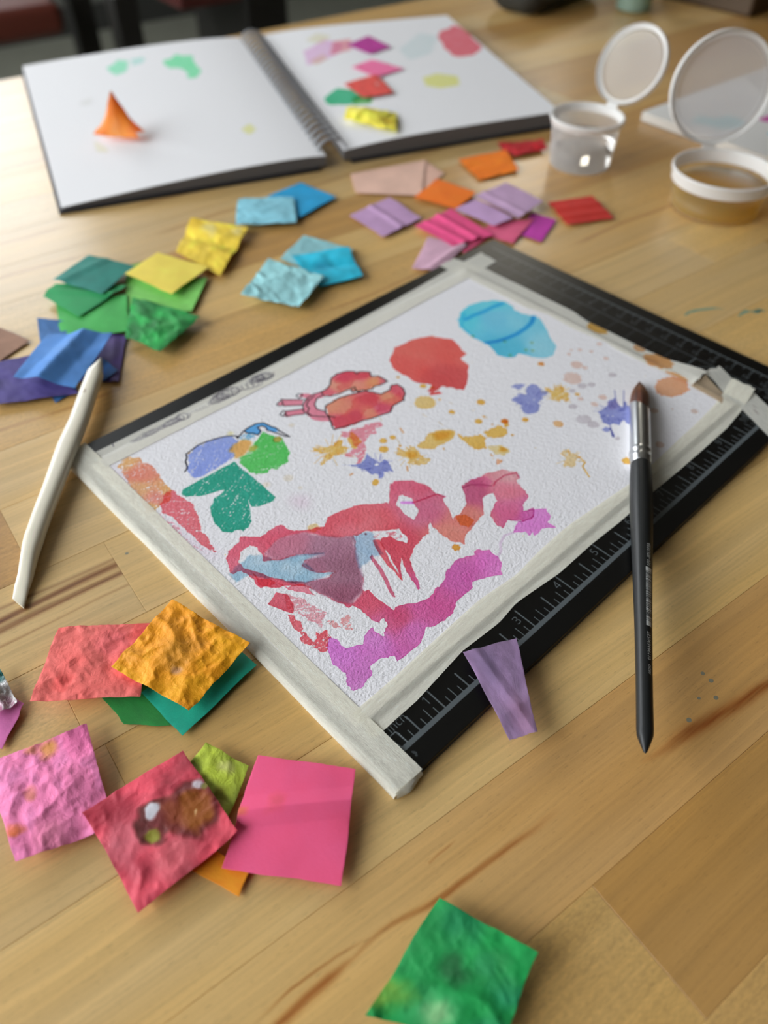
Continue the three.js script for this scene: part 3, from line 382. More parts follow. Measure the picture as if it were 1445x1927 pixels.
  // the long crimson and magenta figure
  const body = [[9.3,110.1,12.2,112.6,17.4,113.4,20.7,115.6,27.1,109.5,32.2,109.8,38,108.6,39.5,102.4,44.9,98.6,50.9,95.4,55.4,98.5,64,96.6,71.8,93.7,79.6,87.7,80.3,85.7,89.7,94.8,92.5,94.6,98.8,89.1,100.9,82.3,100.2,76,101.8,72.2,99.8,71.3,93.5,59,96.2,60.8,100,60.3,105.8,62.4,112.4,71.5,118.2,71.2,123.3,69.3,127.8,68.9,134.3,65.8,138,59.8,134.9,56.4,133.5,56.8,131.4,52.6,129.9,47,124,44.7,120.3,42,125.4,39.8,120.8,36.7,115.7,37.9,111.9,42.9,106.2,41.4,106.1,46.1,107.8,50.3,116.3,53.9,116.1,56.3,114,58.8,110.3,56.8,106.6,52.7,100.1,51.9,91.6,50.1,87.2,46.8,84.4,51.9,84.9,60.7,85.4,65.7,82.7,64,80.2,61.3,75.5,61.2,68.8,59.3,63.9,56,59.4,47.8,56.8,42.8,55.6,43.5,58.2,50.9,62.6,60,54.6,51.3,59.5,63.3,63.2,73.3,61,74.9,64.1,79.1,60.1,81.6,56.1,82.9,51.7,76.4,45.1,67.2,43.3,62.4,39.4,57.8,41.2,56.9,41.5,42.5,43,43.5,54.2,37.9,60.8,39,63.3,38.5,71.3,42.3,78.6,43.2,85.9,39.9,88.6,41.4,92.5,37.7,91.2,30.1,86.1,25.2,74.2,31.2,71.5,28.8,62.7,28.8,57.6,25.8,52.9,25.7,44.7,28.7,37.2,24.8,26.1,25.3,27.1,27.8,22.9,30.5,17.8,30.6,16.1,28.2,9.9,26.1,5.9,27.5,6,30.7,8.8,35.1,7.8,40.7,11.7,48.9,14.1,50.7,16,47.1,15.9,42.7,21.7,39.5,27.2,42.5,29.8,42.8,30,36.5,34.9,39.3,36,42.8,33.2,42,32,48.3,31.8,54.9,29.3,56.2,27.3,63.4,25.5,69.5,24.2,74.5,20.5,79.5,14.9,83.3,10.2,87.8,11,93,10.2,100.3,6.7,100.9,7.1,105.2]];
  const holes = [[15.7,108.8,20.8,108.9,22.5,105.7,21.6,101.2,19.5,98.1,23.9,94.7,32.3,91.1,40.9,84.1,40.3,82.7,32.9,86.6,29.7,85.2,31.7,78.4,37.4,73.3,34,72.7,25.1,77.3,20,82.9,16.4,89.4,14.4,95.1,11.5,100.2,11.6,104.8], [87.3,86.6,89,85.8,90.3,82,87.7,75.1,85.6,73,81.6,71.5,81,76.5,82,83.1], [113.6,59.9,119.6,58.6,117.1,54.1,107.7,51.2,106.1,52.7], [64.1,79.2,67.3,76.3,73.2,72.5,72.6,67.9,72,65.3,69.5,64,67.8,68.7,67.7,71.4,65,73.5,63.3,73,61.1,75.1]];
  const bodyCol = [13.8,110.7].concat([0xd85a70], [38.9,99.2], [0xd4566e], [67.3,82.9], [0xd9505a], [54.1,89], [0xd85562], [91.7,84.5], [0xd25a74], [64.4,66.7], [0xcf4456], [89.8,72.6], [0xc44f70], [86.8,53.8], [0xd97a6a], [112.7,64.7], [0xb8486e], [99.9,56.4], [0xcf6e62], [124.4,55.8], [0xd4667a], [117.2,46.7], [0xcf5c86], [120.7,38.9], [0xc858a0], [132.5,62.6], [0xdf8a90], [32.3,77.4], [0xcc4a5c], [13.9,89.1], [0xd44e62], [37.3,54], [0xcf4660], [40.2,38.8], [0xc84470], [50.5,34.3], [0xca5090], [75,36.9], [0xc458a2], [88,32.3], [0xd264b4], [24.3,37], [0xc868b8], [13.2,42.7], [0xca72c2], [9.8,30.1], [0xc266b4], [40.3,30.1], [0xc85aa4]);
  paint(body, { holes, col: bodyCol, jag: 0.7, edge: 1.0, ew: 0.32, hjag: 0.5, vary: 0.6, vs: 14 });
  // mauve where blue has run into the red, and the pale blue between its fingers
  erase([22.1,100.8,32.9,103.3,41.1,99.7,46.3,92.2,51.5,86,55.7,82.9,49,72.5,44.1,63.5,38.8,58.1,31.3,56.8,28.3,61.1,26,68.4,24.6,75.6,21.9,81.2,19.8,82.7,25.1,77.3,33.8,72.5,37.7,73,32,78.1,29.9,85.1,33,86.5,40.5,83,32.1,90.9,23.9,94.7], { soft: 0.7, erase: 0.78 });
  paint([22.1,100.8,32.9,103.3,41.1,99.7,46.3,92.2,51.5,86,55.7,82.9,49,72.5,44.1,63.5,38.8,58.1,31.3,56.8,28.3,61.1,26,68.4,24.6,75.6,21.9,81.2,19.8,82.7,25.1,77.3,33.8,72.5,37.7,73,32,78.1,29.9,85.1,33,86.5,40.5,83,32.1,90.9,23.9,94.7], { col: [33.7,100].concat([0xb8788e], [44.9,85.3], [0xa07c92], [40.2,69.9], [0x90687e], [30.5,62.2], [0x905a72], [28.2,79.3], [0x9e7088]), k: 1, edge: 0.15, soft: 1.0, jag: 0.6, vary: 0.4 });
  paint([5.4,102.1,12.8,103.7,17.6,104.7,21.3,101.2,23.1,95.5,32.1,90.9,41.3,83.8,31.5,86.7,32,78.1,37.2,73.1,25,77.1,19.8,82.7,16,89,11.1,96,4.8,96.6], { col: 0xb4d8ea, raw: 1, k: 1, soft: 0.4, edge: 0.1, vary: 0.9, vs: 5 });
  paint([55.9,82.9,60.1,81.5,63.3,78.7,61,74.2,58.1,66.7,54.8,68.9,52.9,67.7,50.6,67.9,45.6,67.8,51.8,76.7], { col: 0xb2cfe6, raw: 1, k: 0.95, soft: 0.7, edge: 0.2, vary: 0.6, vs: 5 });
  // strokes inside the white opening
  paint([[60.4,75.2,62.9,73.4,60.2,67.3,56.9,59,54.8,51.4,54.2,51.1,55.4,57.5,55.3,60.5,58,69.8]], { col: 0xd4525f, jag: 0.3, edge: 0.4 });
  paint([53.2,69.4,54.8,69.6,53.9,66.7,52.8,61.9,49.7,53.9,46.5,47.2,45.7,48,48.3,54.8,50.5,60.3,51.8,64.8], { col: 0xc9607a, jag: 0.4, edge: 0.4 });
  paint([[62.4,77,66.5,76.3,62.6,74.7,61.3,75.4], [67.2,74.5,71,72,70.7,67.6,67.7,69.4]], { col: 0xd0606c, jag: 1, dry: 0.5, edge: 0.1, k: 0.8 });
  blob(...[60.7,79.9], 0.55, 0x9a4456);
  paint([[63,73.3,60.5,67.5,57.1,59.3,54.1,51.1]], { col: 0xffffff, w: 0.3, k: 0 });
  // overlaps that dried darker
  paint([[88.7,79.2,94.4,77.3,100.4,75.6,101.9,71.9]], { col: 0xc83c78, w: 0.8, edge: 0, k: 0.9 }); paint([[85.2,82.6,88.7,79.2]], { col: 0xcf80d0, w: 1.6, soft: 0.3, edge: 0 });
  paint([[135.6,56.7,137.2,59.8,131.8,62.5,125.6,62.6,123,61.5]], { col: 0xb83060, w: 0.7, edge: 0, k: 0.8 });
  paint([[111.8,70.3,115.9,69.1,119.9,65.4,122.3,62.1]], { col: 0xa03878, w: 0.7, edge: 0, k: 0.7 });
  paint([117.7,71.9,125.1,67.6,124.6,63.5,120.4,62.2,116.6,68.5], { col: 0xd49ad6, k: 0.6, soft: 0.5, edge: 0.2 });
  paint([[119.9,42.1,124.7,39.3,121,36.9,115.2,38.3,111.7,43.3]], { col: 0xb04090, w: 0.5, edge: 0, k: 0.7 });
  paint([96.3,60.9,100.1,58.4,100.6,53.1,95.6,52.1,94,55.3], { col: 0xe0923c, k: 0.9, edge: 0.4, jag: 0.5 });
  paint([44,98.7,46.4,100.3,49.3,98.4,48.7,95,45.1,96], { col: 0xf0b070, k: 0.8, soft: 0.4, edge: 0.2 });
  paint([124.9,39.4,129,36,126.6,31.7,122.6,30.5,123.1,26,118.3,29.8,112.6,29.6,113.7,31,110.8,31.4,111.9,33.4,107.4,36.9,114,39.5,118.7,36.7], { col: 0xd878c2, jag: 0.5, edge: 0.5 });
  paint([[107.4,36.9,103.3,38.4,98.6,36.7,95.4,33.7,92,32.7]], { col: 0xe4b8e6, w: 1.2, edge: 0, k: 0.9 });
  blob(...[83.3,48.1], 1.7, 0xdf9430, { spike: 0.15 });
  // dry red marks below
  paint([7.4,79.3,13.4,81.6,16.1,77.4,14.8,72.2,11.6,69], { col: 0xcf4f60, jag: 0.3, edge: 0.3 });
  paint([15.1,79.2,19,72.2,20.4,63.7,21.3,59.8,17.5,58.8,15.6,56,14.4,60.9,13.6,65.6,11.9,68.7], { col: 0xe09098, dry: 0.3, ang: -0.6, jag: 1.2, edge: 0.3 });
  paint([9.9,69.8,10.9,66.6,10.4,61.7,8,60.2,9.2,55.4,9.5,52.9,12.6,55.9,15.9,54.2,15.4,50.2,10,46.6,7.4,51.2,5.9,54.9,8,60.2], { col: 0xd65560, jag: 0.9, edge: 0.3, dry: 0.1 });
  paint([[18.4,57.1,20.1,56.3,20.7,50.8,18.7,54.6], [23.5,53.9,26.6,54,25.3,49.8,23.4,46.3,21.9,50.8]], { col: 0xe09090, jag: 1, dry: 0.35, edge: 0.3 });
  paint([12.5,99.2,12.3,91.8,15.8,89.3,18.3,80.2,23.6,77.7,24.1,73.9,23.9,69.2,21.6,73.8,17.6,79.3,16.4,85.4,13.2,85.9,10.4,89.3,12,92.9], { col: 0xd85568, jag: 0.5, edge: 0.3, k: 0.7 });
  srand(77); for (let i = 0; i < 60; i++) blob(rr(6, 248), rr(26, 188), rr(0.1, 0.3), [OCH, 0xb09888, 0x8a8894][i % 3], { k: 0.7, edge: 0 });
  const paper = matThing('painting', 'white watercolour sheet of splashes, an inked heart and crimson brush figures taped to the mat', 'painting');
  const bump = pixelTex(1024, 1024, (x, y) => { const v = 255 * (0.55 * fbm(x / 9, y / 9, 3, 2) + 0.45 * fbm(x / 4.2 + 0.7 * y / 9, y / 4.2, 8, 2)); return [v, v, v]; }, false, THREE.RepeatWrapping);
  bump.repeat.set(260 / 110, 184 / 110);
  const g = gridGeo(60, 44, (u, v) => mp(lerp(PX0, PX1, u), lerp(PY0, PY1, v), 0.62 + 0.25 * (fbm(u * 3, v * 3, 6, 2) - 0.5)), 0.5 * MM);
  part('paper_sheet', g, new THREE.MeshPhysicalMaterial({ map: art.texture(), roughness: 0.85, bumpMap: bump, bumpScale: 0.00028 }), paper);
}
// masking tapes --------------------------------------------------
const tapeBump = pixelTex(512, 256, (x, y) => { const v = 255 * (0.6 * fbm(x / 2.5, y / 16, 31, 2) + 0.4 * vnoise(x / 2, y / 2, 32)); return [v, v, v]; }, false, THREE.RepeatWrapping);
const crepe = pixelTex(512, 512, (x, y) => { const k = 0.95 + 0.10 * (fbm(x / 26, y / 26, 61, 4) - 0.5) + 0.08 * (fbm(x / 3, y / 9, 62, 2) - 0.5) + 0.05 * hash(x, y, 63); return [258 * k, 254 * k, 238 * k]; }, true, THREE.MirroredRepeatWrapping); crepe.repeat.set(4, 1);
function tapeMat(map = crepe) { return new THREE.MeshPhysicalMaterial({ color: 0xffffff, map, roughness: 0.8, transmission: 0.34, thickness: 0, bumpMap: tapeBump, bumpScale: 0.00012, side: THREE.DoubleSide }); }
function tapeTex(w, h, draw) { return canvasTex(w, h, (c) => { c.fillStyle = '#f6f3e8'; c.fillRect(0, 0, w, h); srand(w + h); for (let i = 0; i < 6000; i++) { const v = 190 + rnd() * 65; c.fillStyle = `rgba(${v},${v},${v - 10},0.2)`; c.fillRect(rnd() * w, rnd() * h, 2 + rnd() * 6, 1 + rnd() * 2); } draw(c); }); }
const resample = (p, t) => { const n = p.length / 2, L = [0]; for (let i = 1; i < n; i++) L.push(L[i - 1] + Math.hypot(p[2 * i] - p[2 * i - 2], p[2 * i + 1] - p[2 * i - 1])); const d = t * L[n - 1]; let k = 1; while (k < n - 1 && L[k] < d) k++; const f = (d - L[k - 1]) / (L[k] - L[k - 1]); return [lerp(p[2 * k - 2], p[2 * k], f), lerp(p[2 * k - 1], p[2 * k + 1], f)]; };
const bed = (x, y) => Math.max(sstep(-3.4, 0.4, Math.min(x - PX0, PX1 - x, y - PY0, PY1 - y)) * 0.62, 0.02);   // height of paper or mat below a tape
function strip(inner, outer, o = {}) {                  // polylines along both long edges of a tape, mat millimetres
  const nu = o.nu || 90, nv = o.nv || 22;
  return gridGeo(nu, nv, (u, v) => {
    const a = resample(inner, u), b = resample(outer, u); let x = lerp(a[0], b[0], v), y = lerp(a[1], b[1], v);
    const tear = o.tear || 0; if (tear && (u < 0.001 || u > 0.999)) { const k = (u > 0.5 ? 1 : -1) * tear * (vnoise(v * 9, 3, 5) - 0.3); const d = Math.hypot(a[0] - b[0], a[1] - b[1]); x += k * -(b[1] - a[1]) / d * (o.flip || 1); y += k * (b[0] - a[0]) / d * (o.flip || 1); }
    const z = bed(x, y) + 0.2 + 0.1 * fbm(x / 6, y / 6, 12, 2) + (o.lift ? o.lift(u, v) : 0);
    return mp(x, y, z);
  }, 0, o.uv);
}
{
  // near long tape, lower edge of the painting
  const t1 = matThing('masking_tape', 'long cream masking tape between the painting and the inch ruler numbers', 'tape');
  part('tape_strip', strip([-0.2,20.7,6.6,20.9,13.2,20.9,20,21,46.5,22.2,69.2,23,90.1,21,105.5,22.5,121.5,23,129.3,22.9,168.3,19.5,186.5,19.4,210.9,20.5,228.3,21,249.9,22.4,275.3,27.2], [-1.9,8.4,1.7,8.5,10.6,8.7,19.7,8.7,47.2,11.6,67.4,10.5,79.2,12,103.8,9.5,126.3,9.8,147.7,8.9,171.7,9.2,194.1,8.7,216.7,8.7,238.1,8.9,254.9,10.7,275.6,14.4], { tear: 1.3, lift: (u, v) => 0.3 * sstep(0.7, 1, v) * fbm(u * 9, 1, 4, 2) + 1.2 * sstep(0.93, 1, u) }), tapeMat(), t1);
  // far long tape with pencil loops
  const t2 = matThing('masking_tape', 'cream masking tape with scribbled pencil loops along the grey mat strip', 'tape');
  const x0 = 0, x1 = 262, ya = 190.5, yb = 209;
  const doodle = tapeTex(2048, 146, (c) => {
    c.setTransform(2048 / (x1 - x0), 0, 0, -146 / (yb - ya), -x0 * 2048 / (x1 - x0), yb * 146 / (yb - ya));
    c.strokeStyle = 'rgba(52,44,66,0.9)'; c.lineWidth = 0.3; srand(41);
    const loops = (ax, ay, bx, by, r0, r1, n, al) => { c.globalAlpha = al; c.beginPath(); const N = n * 24; for (let i = 0; i <= N; i++) { const t = i / N, a = t * n * 6.2832, r = lerp(r0, r1, t) * (0.75 + 0.5 * vnoise(t * n, 2, 6)); const x = lerp(ax, bx, t) + Math.cos(a) * r, y = lerp(ay, by, t) + Math.sin(a) * r * 1.15; i ? c.lineTo(x, y) : c.moveTo(x, y); } c.stroke(); };
    const seg = (p, r0, r1, n, al) => loops(p[0], p[1], p[2], p[3], r0, r1, n, al);
    seg([19.5,200.8,27.4,199.8], 1.2, 1.0, 8, 0.45); seg([26.7,200.5,36.5,200.3], 1.6, 1.4, 13, 0.6); seg([36.5,200.3,49.1,200], 1.3, 2.6, 15, 0.75); seg([51.3,200.3,61.6,198.9], 0.9, 1.2, 6, 0.35); seg([63.9,199.3,71.8,199.8], 1.6, 3.0, 8, 0.7); seg([69.2,200.6,79.1,199.6], 2.6, 3.4, 9, 0.9); seg([79.1,199.6,92,195.9], 2.6, 2.0, 5, 0.85); seg([88.3,199.4,100.2,198.2], 1.6, 3.4, 9, 0.8); seg([91.6,200.6,99.6,197.4], 2.0, 3.0, 10, 0.8); seg([19.9,200.9,28.3,201.5], 0.8, 1.2, 5, 0.35);
    c.globalAlpha = 0.9; c.lineWidth = 0.5; c.beginPath(); const q = [12.2,206.2,11.5,204]; c.moveTo(q[0], q[1]); c.lineTo(q[2], q[3]); c.stroke();
  });
  part('tape_strip', strip([1.2,193.2,66.5,192,110.5,191,169,191.5,249.1,192,280.2,194.2], [1,206.5,75.2,204.2,155.8,204,217.9,206,246.5,207.6,281.3,208.2], { tear: 0.8, uv: (u, v, p) => [(p[0] / MM - x0) / (x1 - x0), (-p[2] / MM - ya) / (yb - ya)], lift: (u, v) => 0.25 * sstep(0.5, 1, v) * fbm(u * 12, 1, 4, 2) }), tapeMat(doodle), t2);
  // left tape folded over the edge of the mat
  const t3 = matThing('masking_tape', 'wide cream masking tape folded over the short edge of the mat', 'tape');
  {
    const prof = [[2.8, 0.86], [1.4, 0.82], [-0.2, 0.8], [-2.2, 0.74], [-4.4, 0.5], [-6.2, 0.42], [-7.6, 0.36], [-8.7, 0.1], [-9.5, -0.5], [-10.0, -1.3], [-10.1, -2.2], [-9.9, -2.95]];
    part('tape_strip', gridGeo(90, 60, (u, v) => {
      const k = v * (prof.length - 1), i = Math.min(prof.length - 2, Math.floor(k)), f = k - i; let x = lerp(prof[i][0], prof[i + 1][0], f), z = lerp(prof[i][1], prof[i + 1][1], f); const y = lerp(-10.6, 215.6, u), n = fbm(y / 16, 1, 9, 3);
      x += -0.5 * n * sstep(0.6, 0.85, v) + (v < 0.03 ? 0.2 * (n - 0.5) : 0); z += 0.35 * (fbm(y / 7, v * 5, 19, 2) - 0.3) * sstep(0.4, 0.6, v) * (1 - sstep(0.75, 0.9, v));
      if (y < -8) z -= (-8 - y) * 0.12 * (1 - sstep(0.6, 0.75, v));
      return mp(x, y, z);
    }), tapeMat(), t3);
    // the crumpled tab folded down at the near corner
    part('folded_tab', gridGeo(40, 18, (u, v) => { const x = lerp(-9.6, 2.3, u), w = Math.sin(v * 2.6), rag = 0.5 * (ridge(u * 5, v * 2, 14) - 0.5) + 0.25 * (ridge(u * 11, v * 5, 15) - 0.5); return mp(x + 0.3 * rag, -10.3 - 1.9 * w * (0.45 + 0.75 * Math.sin(Math.min(1, u * 1.2) * 3.0)) - rag * v, Math.max(-2.9, lerp(0.5, -2.8, v) + 0.45 * w * rag - 0.3 * (1 - Math.abs(u * 2 - 1)) * (1 - v) * 0)); }), tapeMat(), t3);
  }
  // right tape: long piece, lifted torn flap, and the tail that runs off the mat
  const t4 = matThing('masking_tape', 'long cream masking tape with orange and copper paint stains, torn at one end', 'tape');
  const r0 = [262.7,215.3,249.1,215.1]; const rx0 = 244, rx1 = 272, ry0 = 28, ry1 = 224;
  const stain = tapeTex(180, 1260, (c) => {
    c.setTransform(180 / (rx1 - rx0), 0, 0, -1260 / (ry1 - ry0), -rx0 * 180 / (rx1 - rx0), ry1 * 1260 / (ry1 - ry0));
    const bl = (l, rx, ry, col, al, n) => { srand(rx * 100 + 3); c.fillStyle = col; c.globalAlpha = al; c.beginPath(); for (let i = 0; i < n; i++) { const t = i / n * 6.2832, k = 1 + rr(-0.12, 0.12); const x = l[0] + Math.cos(t) * rx * k, y = l[1] + Math.sin(t) * ry * k; i ? c.lineTo(x, y) : c.moveTo(x, y); } c.fill(); };
    bl([263.3,104.4], 4.2, 6.6, '#dfa22c', 0.85, 40); bl([265.1,77], 4.2, 3.4, '#e0a266', 0.8, 24); bl([260.8,62.9], 6.2, 8.6, '#e39a4c', 0.85, 36); bl([259.4,65.7], 3, 4, '#d98e44', 0.4, 30); bl([254.6,47.8], 2.6, 7, '#e3a05a', 0.8, 26);
  });
  part('tape_strip', strip([249.1,215.1,250.3,191.8,250,145.7,253.7,132.9,252.3,112.4,255,92.5,253.3,85.7,253.6,63.8,255.2,41.1,253.6,38.3], [262.7,215.3,267.9,191.1,268,144,268,124.1,265.2,112.9,265.9,97.3,265.9,72.4,266.7,60.1,268.8,41,268.1,38.4], { tear: 1.2, uv: (u, v, p) => [(p[0] / MM - rx0) / (rx1 - rx0), (-p[2] / MM - ry0) / (ry1 - ry0)], lift: (u, v) => 0.25 * fbm(u * 10, v, 4, 2) + 2.0 * sstep(0.86, 1, u) * sstep(0, 0.5, v) + 0.8 * sstep(0.8, 1, u) }), tapeMat(stain), t4);
  part('torn_flap', strip([253.8,39.3,253.6,32.1,253.3,22.8,252.9,20.2], [267.5,38.4,265.8,36.1,263.3,29.1,261.7,23.9], { nu: 24, lift: (u, v) => 1.4 * (1 - u) * v + 0.4 * (1 - u) }), tapeMat(tapeTex(64, 64, (c) => { c.fillStyle = 'rgba(205,160,110,0.55)'; c.fillRect(0, 0, 64, 64); })), t4);
  const t5 = matThing('masking_tape', 'short cream tape tail crossing under the torn end towards the mat corner', 'tape');
  part('tape_strip', strip([269,40.8,266.4,31.8,260.8,22.2,256.5,11.5,246.9,-8.1,238.6,-24.4], [279.7,37.2,276.1,27.7,274.6,16,268.5,3.1,260.7,-13.5,253.2,-27.9], { tear: 1.6, nu: 60, lift: (u, v) => 0.25 + 1.3 * (1 - sstep(0, 0.2, u)) }), tapeMat(tapeTex(128, 128, (c) => { c.fillStyle = 'rgba(150,130,125,0.5)'; for (const [x, y, r] of [[60, 60, 3], [66, 76, 4], [80, 40, 3]]) { c.beginPath(); c.arc(x, y, r, 0, 7); c.fill(); } })), t5);
}

// ---------------------------------------------------------------- paint brush lying across painting, tape and ruler
function frame(A, B) {                                  // group transform whose x axis runs from A to B (millimetres above the table)
  const a = new THREE.Vector3(A[0] * MM, TOP + A[1] * MM, A[2] * MM), b = new THREE.Vector3(B[0] * MM, TOP + B[1] * MM, B[2] * MM), x = b.clone().sub(a).normalize(), y = new THREE.Vector3(0, 1, 0).addScaledVector(x, -x.y).normalize(), z = x.clone().cross(y);
  return { a, len: a.distanceTo(b), q: new THREE.Quaternion().setFromRotationMatrix(new THREE.Matrix4().makeBasis(x, y, z)) };
}
function sweep(prof, seg, o = {}) {                     // surface of revolution about x: prof = [x mm, radius mm]; o.fx(angle, i) shifts rings along x, o.rk(angle, i) scales the radius
  const pos = [], uv = [], idx = [];
  prof.forEach(([x, r], i) => { for (let k = 0; k <= seg; k++) { const t = k / seg * Math.PI * 2, R = r * (o.rk ? o.rk(t, i) : 1); pos.push((x + (o.fx ? o.fx(t, i) : 0)) * MM, Math.cos(t) * R * MM * (o.flat ? o.flat(i) : 1), Math.sin(t) * R * MM); uv.push(k / seg, (x - prof[0][0]) / (prof[prof.length - 1][0] - prof[0][0])); } });
  for (let i = 0; i + 1 < prof.length; i++) for (let k = 0; k < seg; k++) { const a = i * (seg + 1) + k, b = a + seg + 1; idx.push(a, a + 1, b, b, a + 1, b + 1); }
  const g = new THREE.BufferGeometry(); g.setAttribute('position', new THREE.Float32BufferAttribute(pos, 3)); g.setAttribute('uv', new THREE.Float32BufferAttribute(uv, 2)); g.setIndex(idx); g.computeVertexNormals();
  const n = g.attributes.normal; prof.forEach((_, i) => { const a = i * (seg + 1), b = a + seg; const x = n.getX(a) + n.getX(b), y = n.getY(a) + n.getY(b), z = n.getZ(a) + n.getZ(b), l = Math.hypot(x, y, z) || 1; n.setXYZ(a, x / l, y / l, z / l); n.setXYZ(b, x / l, y / l, z / l); });
  return g;
}
{
  const F = frame([225.5,5.6,-91.2], [63.6,13.5,51.7]);
  const b = thing('paint_brush', 'round brown-haired paint brush with a black handle resting across painting and ruler', 'paint brush'); b.position.copy(F.a); b.quaternion.copy(F.q);
  const cut = (t) => 3.4 - 3.4 * Math.cos(t - 2.0);       // slanted mouth of the ferrule
  const hp = [[0.1, 0.06], [1, 0.45], [2.6, 1.1], [5.5, 2.2], [9, 3.3], [12.5, 4.1], [16, 4.55], [19.5, 4.72], [23, 4.75], [27, 4.68]];
  part('bristles', sweep(hp, 96, { rk: (t, i) => 1 - 0.035 * (vnoise(t * 22, i * 0.12, 4)) - 0.02 * (hash(Math.round(t * 15.3), 0, 5)), fx: (t, i) => (i > 8 ? 4 : 0) }), new THREE.MeshPhysicalMaterial({ roughness: 0.5, sheen: 0.3, sheenColor: new THREE.Color(0.6, 0.35, 0.2), map: pixelTex(512, 128, (x, y) => { const h = vnoise(x / 1.7, y / 60, 3), h2 = vnoise(x / 5, y / 40, 4), k = 0.45 + 0.9 * h * h2 + (h > 0.84 ? 0.6 : 0); return [98 * k * 1.12, 55 * k, 38 * k]; }) }), b);
  { // stray single hairs
    srand(8); const hs = []; for (let i = 0; i < 90; i++) { const t = rr(0, 6.28), x0 = rr(10, 20), x1 = x0 - rr(4, 8), R = (x) => { let k = 1; while (k < hp.length - 1 && hp[k][0] < x) k++; return lerp(hp[k - 1][1], hp[k][1], (x - hp[k - 1][0]) / (hp[k][0] - hp[k - 1][0])) + 0.02; }; const pts = [0, 1, 2, 3].map((k) => { const x = lerp(x0, Math.max(0.3, x1), k / 3); return new THREE.Vector3(x * MM, Math.cos(t) * R(x) * MM, Math.sin(t) * R(x) * MM); }); hs.push(new THREE.TubeGeometry(new THREE.CatmullRomCurve3(pts), 5, 0.00005, 4)); }
    part('stray_hairs', mergeGeometries(hs), std(0xa06a42, 0.45), b).userData.kind = 'stuff';
  }
  const fp = [[21.6, 4.7], [21.6, 4.95], [40, 4.97], [58.5, 4.94], [59.4, 4.94], [59.8, 5.1], [60.4, 5.14], [61, 5.1], [61.3, 4.84], [64, 4.8], [64.4, 5.04], [65, 5.08], [65.6, 5.02], [65.9, 4.82], [68.5, 4.72], [68.7, 4.4]];
  part('ferrule', sweep(fp, 64, { fx: (t, i) => (i < 2 ? cut(t) : 0) }), std(0xdcdee0, 0.28, { metalness: 1 }), b);
  const L = F.len / MM, kp = [[68.4, 4.2], [68.4, 4.42], [70, 4.6], [76, 4.8], [86, 4.95], [98, 4.92], [110, 4.6], [124, 4.15], [145, 3.6], [165, 3.2], [185, 2.92], [200, 2.85], [207, 2.85], [209.5, 2.7], [212.5, 1.7], [L - 0.8, 0.7], [L, 0.05]];
  const label = canvasTex(256, 2048, (c) => {            // print runs along the handle on one side
    c.fillStyle = '#1d1f20'; c.fillRect(0, 0, 256, 2048); srand(3);
    for (let i = 0; i < 900; i++) { const v = 24 + rnd() * 26; c.fillStyle = `rgba(${v},${v + 2},${v + 3},0.35)`; c.fillRect(rnd() * 256, rnd() * 2048, 1, 30 + rnd() * 120); }
    const Y = (px) => { const t = px; return t; };
    const s = 2048 / (L - 68.4);                           // pixels per millimetre along the handle
    const yAt = (mm) => (L - mm) * s;                    // canvas y is flipped against uv v
    c.fillStyle = 'rgba(225,228,225,0.95)';
    const U = 0.925 * 256;
    const write = (str, mm, size, len) => { c.save(); c.translate(U, yAt(mm)); c.rotate(-Math.PI / 2); c.scale(1, -1); c.font = `bold ${size}px monospace`; c.textBaseline = 'middle'; const w = c.measureText(str).width; c.scale(len * s / w, 1); c.fillText(str, 0, 0); c.restore(); };
    write('4830JON-050', 122.3, 24, 12.6);
    let x = 135.6; srand(12); while (x < 163) { const w = [0.18, 0.3, 0.45, 0.7][Math.floor(rnd() * 4)]; c.fillRect(U - 15, yAt(x + w), 30, w * s); x += w + [0.18, 0.25, 0.4][Math.floor(rnd() * 3)]; }
    c.fillRect(U - 15, yAt(137.4), 30, 1.8 * s); c.fillRect(U - 15, yAt(164.8), 30, 2 * s);
    write('757063486110', 167.5, 24, 12.6); write('CHINA', 182, 20, 4.2);
  });
  part('handle', sweep(kp, 64), new THREE.MeshPhysicalMaterial({ map: label, roughness: 0.42 }), b);
}

